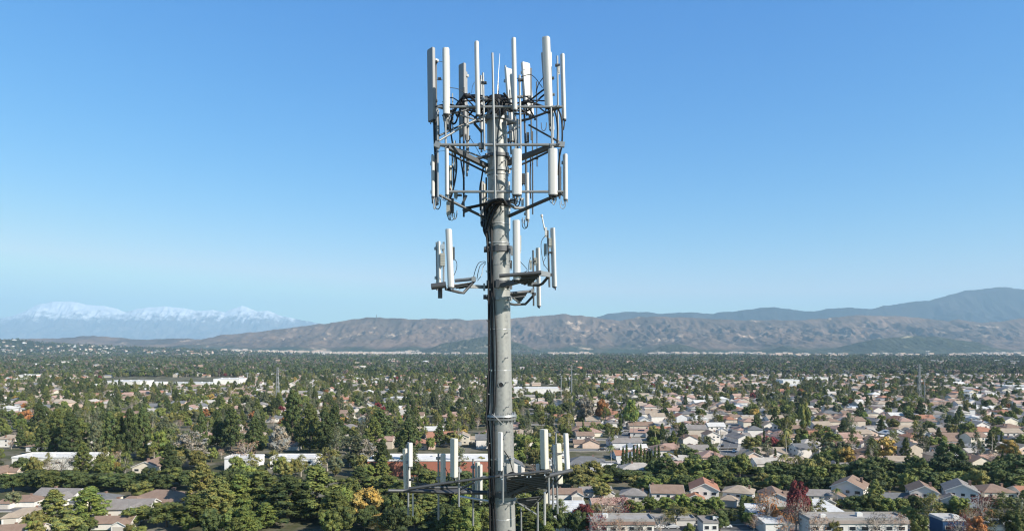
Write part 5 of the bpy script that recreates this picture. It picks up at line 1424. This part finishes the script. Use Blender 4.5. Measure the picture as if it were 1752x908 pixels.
# tier three sector frames, each with its own arm
frame('dark_steel', [([(738, 490.5, -.9), (763, 487, -.9)], 5.2)], [
    ('support_arm', 'galv', 'b', [(776, 488.5, -.4), (832, 491, 0)], (6, 5.5)), ('mounting_plate', 'galv', 'b', [(827, 491, -.1), (830, 491, -.1)], (12, 12)), ('face_pipe', 'dark_steel', 't', [(762, 494, -.9), (786, 500, -.6), (793, 501, -.5), (811, 481, -.5)], 2.4),
    ('face_pipe', 'galv', 't', [(779, 480, -.3), (811, 477, -.5)], 3.0), ('clamp', 'galv', 'b', [(807, 478, -.5), (814, 477.5, -.5)], (8, 8)), ('grating', 'dark_steel', 'g', [(765, 489, -.9), (808, 482, -.5), (790, 492, -.2)], 5), ('mounting_pipe', 'dark_steel', 't', [(753, 493, -.6), (753, 510, -.6)], 3.8)])
frame('dark_steel', [([(854, 472, -1.3), (926, 466, -1.3)], 3.0)], [
    ('end_plate', 'galv', 'b', [(923, 467, -1.3), (940, 470, -.9)], (4, 8)), ('support_arm', 'dark_steel', 'b', [(860, 488, -.3), (898, 478, -.9)], (8, 7)), ('grating', 'dark_steel', 'g', [(890, 472, -1.25), (925, 469, -1.25), (905, 487, -.5)], 7), ('grating', 'dark_steel', 'g', [(876, 478, -1.0), (905, 474, -1.2), (900, 486, -.4)], 6),
    ('face_pipe', 'dark_steel', 't', [(903, 487, -.5), (922, 488, -.6), (928, 485, -.7), (940, 471, -.9)], 2.4), ('clamp', 'galv', 'b', [(909, 486, -.55), (919, 484, -.55)], (4, 5)), ('clamp', 'dark_steel', 'b', [(934, 470, -.6), (944, 470, -.6)], (4, 5))])
frame('dark_steel', [([(870, 502, .4), (910, 498, .9)], 2.6)], [
    ('end_plate', 'galv', 'b', [(908, 498, .8), (914, 499, .8)], (4, 9)), ('grating', 'dark_steel', 'g', [(873, 504, .5), (902, 501, .8), (888, 518, 1.2)], 6), ('face_pipe', 'dark_steel', 't', [(870, 519, .6), (880, 521, .9), (899, 520, 1.1), (914, 504, .9)], 2.3), ('support_arm', 'galv', 't', [(872, 506, .4), (889, 517, 1.1)], 1.8), ('clamp', 'dark_steel', 'b', [(910, 503, .8), (917, 503, .8)], (4, 5))])
pipe([(868, 427, -.1), (877, 427, -.5)], 2.4, 'dark_steel', 'support_arm'); m = MB(); m.beam(T(875, 421, -.8), T(876, 437, -.8), .06, .1); tb(m, 'mounting_plate', M['galv'])
pipe([(828, 427, -.1), (838, 427, -.1)], 5, 'dark_steel', 'support_arm'); pipe([(827, 508, -.1), (838, 508, -.1)], 4, 'dark_steel', 'support_arm')
# tier four platform
frame('dark_steel', [([(699, 835.5, -1.1), (760, 826, -1.1), (820, 818, -1.15), (870, 812, -1.2), (942, 804.5, -1.2)], 2.3)], [
    ('face_pipe', 'dark_steel', 't', [(664, 838.5, -.9), (712, 839, -.6)], 3.0), ('face_pipe', 'dark_steel', 't', [(700, 839, -.6), (790, 841, .1), (838, 842, .2)], 3.8), ('face_pipe', 'dark_steel', 't', [(700, 834, -.9), (790, 833, .2), (806, 836, .5)], 2.0),
    ('face_pipe', 'dark_steel', 't', [(930, 815, -1.1), (978, 804, -.2)], 3.4), ('face_pipe', 'strap', 't', [(784, 848, .8), (838, 857, .5)], 2.0), ('grating', 'dark_steel', 'g', [(700, 838, -.8), (775, 842, -.3), (806, 834, .3)], 8),
    ('grating', 'dark_steel', 'g', [(866, 816, -1.15), (941, 808, -1.15), (934, 835, -.3)], 9), ('grating', 'dark_steel', 'g', [(866, 818, -1.1), (936, 832, -.3), (868, 848, -.1)], 8), ('grating', 'dark_steel', 'g', [(884, 852, .4), (926, 848, .8), (908, 867, 1.3)], 7), ('grating', 'dark_steel', 'g', [(884, 854, .4), (908, 866, 1.3), (893, 862, .6)], 4),
    ('support_arm', 'galv', 't', [(884, 858, .4), (917, 879, 1.2)], 1.6), ('support_arm', 'dark_steel', 'b', [(868, 846, -.3), (902, 832, -.7)], (6, 5)), ('support_arm', 'dark_steel', 't', [(936, 836, -.4), (946, 818, -.8)], 1.8), ('support_arm', 'dark_steel', 't', [(914, 866, 1.2), (944, 832, .6), (962, 812, .3)], 1.6),
    ('cross_bar', 'dark_steel', 't', [(939, 775, .3), (964, 775, .8)], 1.0), ('cross_bar', 'dark_steel', 't', [(785, 838, -.4), (812, 824, -1.1)], 1.6)])
for (px, py, dy) in ((902, 815, -1.24), (908, 815, -1.24), (859, 819, -1.26), (932, 812, -1.24)):
    m = MB(); m.tube([T(px, py, dy + .05), T(px, py, dy - .03)], .02, 8); tb(m, 'bolt', M['strap'])

# clamps on the pipes
for (px, py, dy, w) in ((745, 106, -.2, 7), (745, 172, -.2, 7), (752, 135, 0, 6), (828, 142, -1.0, 9), (829, 170, -1.0, 9), (891, 137, -1.0, 9), (890, 166, -1.0, 9), (944, 134, -.2, 8), (945, 162, -.2, 8), (954, 112, -.4, 8), (848, 301, -1.2, 6), (846, 183, -1.15, 5), (846, 248, -1.15, 5), (793, 183, -.9, 5), (941, 432, -.2, 8), (941, 469, -.2, 6), (914, 447, .8, 6), (955, 183, -1, 6), (955, 248, -1, 6), (918, 271, .8, 6), (786, 334, -.9, 8), (801, 278, 1.2, 6), (704, 820, .1, 8), (782, 822, -1.1, 6), (859, 815, -1.3, 6), (934, 808, -1.2, 6), (828, 815, 1, 6), (957, 806, .6, 6)):
    m = MB(); c = T(px, py, dy); m.box(c, (w * S, .1, .05)); m.tube([c + Vector((-w * S * .35, -.09, 0)), c + Vector((-w * S * .35, .09, 0))], .012, 6); m.tube([c + Vector((w * S * .35, -.09, 0)), c + Vector((w * S * .35, .09, 0))], .012, 6)
    tb(m, 'clamp', M['dark_steel'] if R.random() < .6 else M['galv'])

# jumper cables
def bez(pts, n=14):
    P = [Vector(p) for p in pts]; out = []
    P = [P[0]] + P + [P[-1]]
    for i in range(1, len(P) - 2):
        for k in range(n):
            t = k / n; a, b, c, d = P[i - 1], P[i], P[i + 1], P[i + 2]
            out.append(.5 * ((2 * b) + (c - a) * t + (2 * a - 5 * b + 4 * c - d) * t * t + (-a + 3 * b - 3 * c + d) * t ** 3))
    out.append(P[-1]); return out
def cable(pts, rpx=1.0, mat='black'):
    m = MB(); m.tube(bez([T(*p) for p in pts], 7), rpx * S, 6); return tb(m, 'cable', M[mat])
ct = random.Random(5)
J = []
# from the pole top outward to both sides
for (x, y, dy) in ((757, 175, -.8), (762, 200, -.8), (770, 208, 0), (788, 172, 1), (795, 200, 1), (745, 183, -.3), (800, 190, .9), (765, 190, -.6), (812, 200, -.9), (780, 195, .4)):
    J.append([(846, 172 + ct.uniform(-4, 10), ct.uniform(-.3, .3)), (825, 164 + ct.uniform(0, 30), ct.uniform(-.6, .6)), (795, 162 + ct.uniform(-2, 26), ct.uniform(-.6, .8)), ((x + 790) / 2, y + ct.uniform(-8, 4), dy * .8), (x, y, dy)])
for (x, y, dy) in ((900, 165, 1), (935, 160, -.7), (940, 172, -.8), (955, 185, -.8), (962, 183, -.3), (905, 200, .8), (925, 185, .5), (940, 150, 0), (880, 195, -.9), (915, 205, .6)):
    J.append([(854, 172 + ct.uniform(-6, 10), ct.uniform(-.3, .3)), (872, 165 + ct.uniform(0, 26), ct.uniform(-.6, .6)), (900, 160 + ct.uniform(0, 36), ct.uniform(-.6, .8)), ((x + 915) / 2, y + ct.uniform(-8, 8), dy * .8), (x, y, dy)])
for p in J: cable(p, ct.uniform(.9, 1.7))
for k in range(6):
    x = 838 + k * 4.5; cable([(x - 30 + ct.uniform(-6, 6), 196 + ct.uniform(-8, 10), .3), (x - 10, 170 + ct.uniform(-5, 8), -.2), (x, 168, -.3), (x + 12, 178, -.35), (x + ct.uniform(-3, 3), 196, -.36)], 1.6)
for p, r, mt in (
    ([(793, 170, .2), (779, 188, -.2), (771, 215, -.4), (775, 250, -.5), (781, 275, -.5), (780, 300, -.5), (774, 330, -.4), (768, 345, -.3)], 1.5, 'black'),
    ([(804, 160, .3), (786, 172, 0), (776, 190, -.3), (772, 205, -.4)], 1.3, 'black'), ([(853, 170, -.5), (855, 195, -.6), (851, 240, -.55), (850, 290, -.5), (849, 330, -.5)], 1.3, 'dark_steel'),
    ([(742, 192, -.3), (743, 240, -.3), (745, 275, -.2), (748, 305, -.2), (749, 340, -.2)], 1.4, 'black'), ([(750, 195, -.3), (751, 225, -.3), (749, 250, -.2)], 1.2, 'dark_steel'),
    ([(952, 180, -.8), (960, 200, -.7), (962, 225, -.7), (961, 250, -.6), (957, 270, -.5), (955, 300, -.4)], 1.4, 'black'), ([(945, 180, -.6), (952, 200, -.6), (954, 225, -.5), (953, 245, -.5)], 1.5, 'black'),
    ([(787, 240, 1), (788, 270, 1), (793, 305, .9), (794, 345, .8)], 1.3, 'black'), ([(828, 280, .3), (824, 305, .3), (821, 325, .4), (822, 360, .4)], 1.4, 'black'), ([(908, 270, 1), (907, 310, 1), (908, 340, 1)], 1.2, 'black'),
    ([(884, 135, .8), (905, 128, .6), (915, 133, .5), (922, 142, .4), (928, 150, .2)], .7, 'dark_steel'), ([(935, 124, 0), (928, 135, 0), (921, 145, .2), (917, 160, .4)], .8, 'black'), ([(817, 136, -.9), (809, 146, -.5), (807, 160, 0)], .4, 'galv'),
    ([(748, 105, -.2), (757, 106, -.3)], .4, 'dark_steel'), ([(747, 137, -.2), (757, 137, -.3)], .4, 'dark_steel'), ([(770, 150, -.3), (785, 153, .3), (795, 160, .6)], .6, 'dark_steel'),
    ([(832, 358, -.3), (840, 346, -.5), (858, 342, -.6), (866, 350, -.5)], 3.2, 'black'), ([(834, 395, -.35), (842, 370, -.42), (852, 352, -.45), (862, 343, -.45)], 2.4, 'black'), ([(831, 392, -.3), (837, 366, -.38), (846, 352, -.42), (854, 345, -.45)], 2.4, 'black'), ([(795, 356, 0), (815, 352, -.2), (835, 347, -.4), (850, 343, -.5)], 2.0, 'black'),
    ([(828, 350, .1), (830, 370, 0), (828, 392, -.1), (833, 405, -.2)], 2.2, 'black'), ([(824, 380, .6), (829, 388, .5), (826, 370, .7)], 3.0, 'black'), ([(866, 345, -.4), (876, 343, -.5), (884, 340, -.7)], 1.2, 'black'), ([(862, 160, 0), (870, 172, .2), (868, 186, 0)], 2.2, 'black'), ([(838, 168, -.1), (850, 165, -.1), (864, 168, -.1)], 3.0, 'black'),
    ([(830, 447, -.2), (820, 449, -.3), (814, 460, -.4), (810, 475, -.5)], .6, 'black'), ([(831, 448, -.2), (822, 454, -.3), (818, 466, -.4), (816, 477, -.5)], .6, 'black'), ([(831, 450, -.2), (826, 458, -.3), (824, 470, -.4), (817, 480, -.5)], .6, 'galv'),
    ([(774, 440, -.8), (781, 448, -.7), (781, 460, -.6), (776, 472, -.6)], .5, 'black'), ([(888, 445, -.8), (897, 455, -.6), (902, 462, -.5), (896, 466, -.8)], .5, 'black'), ([(932, 404, -.2), (926, 415, -.2), (927, 435, -.2), (931, 455, -.2)], .6, 'dark_steel'), ([(934, 440, -.2), (930, 450, -.2), (938, 462, -.2)], .5, 'black'), ([(908, 440, .8), (905, 450, .8), (904, 465, .8)], .5, 'dark_steel'),
    ([(862, 770, -1.2), (870, 782, -.8), (876, 800, -.6), (880, 815, -.5)], .8, 'black'), ([(710, 788, .2), (719, 795, .2), (714, 818, .2), (718, 828, 0)], .6, 'black'), ([(762, 800, .9), (768, 815, .8), (765, 830, .6)], .6, 'black'), ([(940, 782, .5), (946, 790, .4), (948, 805, .3)], .6, 'black'), ([(888, 846, .5), (892, 836, .5), (897, 834, .5), (899, 846, .5)], .6, 'galv'),
    ([(868, 812, -.8), (876, 808, -.9), (886, 812, -1.0)], 1.8, 'black'), ([(770, 322, .4), (771, 330, .4)], 1.2, 'red'), ([(764, 258, -1.0), (752, 259, -.7), (745, 262, -.4)], .35, 'galv'), ([(774, 270, -.6), (772, 320, .2)], .5, 'dark_steel'), ([(802, 233, 1), (812, 248, .8), (822, 266, .4)], .5, 'dark_steel'), ([(862, 305, -.4), (868, 312, -.45), (864, 322, -.45), (858, 330, -.4)], .4, 'dark_steel')):
    cable(p, r, mt)
# hanging loops under the units
for (x0, x1, y, d, dy) in ((741, 746, 338, 20, -.2), (744, 754, 340, 18, -.2), (748, 752, 338, 12, -.2), (766, 772, 366, 10, .2), (768, 778, 364, 13, .3), (774, 782, 360, 15, .4), (893, 903, 375, 16, .9), (894, 899, 372, 10, .9), (897, 904, 376, 14, .8), (958, 968, 344, 13, -.1), (960, 967, 342, 9, -.1), (877, 883, 336, 14, -.9), (880, 890, 336, 17, -.8), (884, 892, 334, 12, -.9), (940, 948, 335, 12, -.9), (944, 951, 335, 15, -.9), (948, 953, 336, 9, -.9), (756, 766, 335, 8, -.8), (758, 764, 197, 12, -.9), (764, 769, 197, 16, -.8), (962, 966, 206, 16, -.1), (926, 935, 210, 14, .6), (796, 804, 232, 10, 1.1)):
    cable([(x0, y, dy), (x0 + 1, y + d * .75, dy), ((x0 + x1) / 2, y + d, dy), (x1 - 1, y + d * .7, dy), (x1, y, dy)], ct.uniform(.5, 1.0), ct.choice(['black', 'dark_steel', 'galv']))
# ------------------------------------------------------------------ air
hz = MB(); hz.box((0, 18500, 1399), (82000, 43000, 2802))
hm = bpy.data.materials.new('haze'); hm.use_nodes = True; nt = hm.node_tree; nt.nodes.remove(nt.nodes['Principled BSDF'])
pv = nt.nodes.new('ShaderNodeVolumePrincipled'); pv.inputs['Color'].default_value = (.48, .73, .95, 1); pv.inputs['Density'].default_value = 4.4e-5; pv.inputs['Anisotropy'].default_value = 0.0
nt.links.new(pv.outputs[0], nt.nodes['Material Output'].inputs['Volume'])
props(hz.build('haze', hm), kind='stuff', label='thin blue haze filling the air over the plain')

# ------------------------------------------------------------------ light, sky, camera
SKYC = ((1.62, .20), (.97, .77), (.55, 2.12)); SKYH = (4.3, 1.72, .74)
SUN_AZ = 57; SUN_EL = 33     # azimuth measured from behind the camera towards the right
d = Vector((math.sin(rad(SUN_AZ)) * math.cos(rad(SUN_EL)), -math.cos(rad(SUN_AZ)) * math.cos(rad(SUN_EL)), math.sin(rad(SUN_EL))))
sl = bpy.data.lights.new('sun', 'SUN'); sl.energy = 5.0; sl.angle = rad(.53); sl.color = (1, .93, .82)
so = bpy.data.objects.new('sun', sl); COL.objects.link(so); so.rotation_euler = d.to_track_quat('Z', 'Y').to_euler()
w = bpy.data.worlds.new('World'); scene.world = w; w.use_nodes = True; nt = w.node_tree
sky = nt.nodes.new('ShaderNodeTexSky'); sky.sky_type = 'NISHITA'; sky.sun_disc = False
sky.sun_elevation = rad(SUN_EL); sky.sun_rotation = math.atan2(d.x, d.y); sky.air_density = 1.0; sky.dust_density = .3; sky.ozone_density = 2.2; sky.altitude = 0
bg = nt.nodes['Background']; bg.inputs['Strength'].default_value = .10
sp = nt.nodes.new('ShaderNodeSeparateColor'); cb = nt.nodes.new('ShaderNodeCombineColor'); nt.links.new(sky.outputs[0], sp.inputs[0])
tcw = nt.nodes.new('ShaderNodeTexCoord'); sxw = nt.nodes.new('ShaderNodeSeparateXYZ'); nt.links.new(tcw.outputs['Generated'], sxw.inputs[0])
elev = []
for k in SKYH:      # the air near the horizon is paler than a clean model atmosphere
    q1 = nt.nodes.new('ShaderNodeMath'); q1.operation = 'MULTIPLY'; q1.inputs[1].default_value = -1 / .085; nt.links.new(sxw.outputs['Z'], q1.inputs[0])
    q2 = nt.nodes.new('ShaderNodeMath'); q2.operation = 'EXPONENT'; nt.links.new(q1.outputs[0], q2.inputs[0])
    q3 = nt.nodes.new('ShaderNodeMath'); q3.operation = 'MULTIPLY_ADD'; q3.inputs[1].default_value = k - 1; q3.inputs[2].default_value = 1; nt.links.new(q2.outputs[0], q3.inputs[0]); elev.append(q3.outputs[0])
for i, (pw, k) in enumerate(SKYC):
    a = nt.nodes.new('ShaderNodeMath'); a.operation = 'POWER'; a.inputs[1].default_value = pw; nt.links.new(sp.outputs[i], a.inputs[0])
    b_ = nt.nodes.new('ShaderNodeMath'); b_.operation = 'MULTIPLY'; b_.inputs[1].default_value = k; nt.links.new(a.outputs[0], b_.inputs[0])
    e_ = nt.nodes.new('ShaderNodeMath'); e_.operation = 'MULTIPLY'; nt.links.new(b_.outputs[0], e_.inputs[0]); nt.links.new(elev[i], e_.inputs[1])
    mn = nt.nodes.new('ShaderNodeMath'); mn.operation = 'MINIMUM'; mn.inputs[1].default_value = (4.5, 6.5, 6.0)[i]; nt.links.new(e_.outputs[0], mn.inputs[0])
    zz = nt.nodes.new('ShaderNodeMapRange'); zz.interpolation_type = 'SMOOTHSTEP'; zz.inputs['From Min'].default_value = .42; zz.inputs['From Max'].default_value = .8; zz.inputs['To Min'].default_value = 1; zz.inputs['To Max'].default_value = .45
    nt.links.new(sxw.outputs['Z'], zz.inputs['Value']); z2 = nt.nodes.new('ShaderNodeMath'); z2.operation = 'MULTIPLY'     # deeper blue towards the zenith
    nt.links.new(mn.outputs[0], z2.inputs[0]); nt.links.new(zz.outputs[0], z2.inputs[1]); nt.links.new(z2.outputs[0], cb.inputs[i])
nt.links.new(cb.outputs[0], bg.inputs['Color'])
cam = bpy.data.cameras.new('camera'); co = bpy.data.objects.new('camera', cam); COL.objects.link(co)
co.location = (0, 0, CAMH); co.rotation_euler = (rad(90), 0, 0)
cam.sensor_width = 36; cam.lens = F / 1752 * 36; cam.shift_y = (HY - 454) / 1752; cam.clip_start = .5; cam.clip_end = 120000
scene.camera = co
vs = scene.view_settings; vs.view_transform = 'Standard'; vs.look = 'None'; vs.exposure = 0.8; vs.gamma = 1.0; vs.use_curve_mapping = False
scene.render.engine = 'CYCLES'; cy = scene.cycles
cy.max_bounces = 5; cy.diffuse_bounces = 2; cy.glossy_bounces = 2; cy.transmission_bounces = 2; cy.volume_bounces = 2; cy.transparent_max_bounces = 4
cy.use_denoising = True; cy.denoiser = 'OPENIMAGEDENOISE'; cy.denoising_input_passes = 'RGB_ALBEDO_NORMAL'; cy.denoising_prefilter = 'ACCURATE'
cy.use_adaptive_sampling = True; cy.adaptive_threshold = .01
cy.sample_clamp_indirect = 4; cy.filter_width = 1.2 if hasattr(cy, 'filter_width') else 1.5
print('TREES', len(TREES), 'HOUSES', len(HOUSES), 'FAR', len(fx), 'OBJ', len(bpy.data.objects), 'FULL', TFULL)
for k in sel: print(k, len(sel[k]), len(stuff[k]))
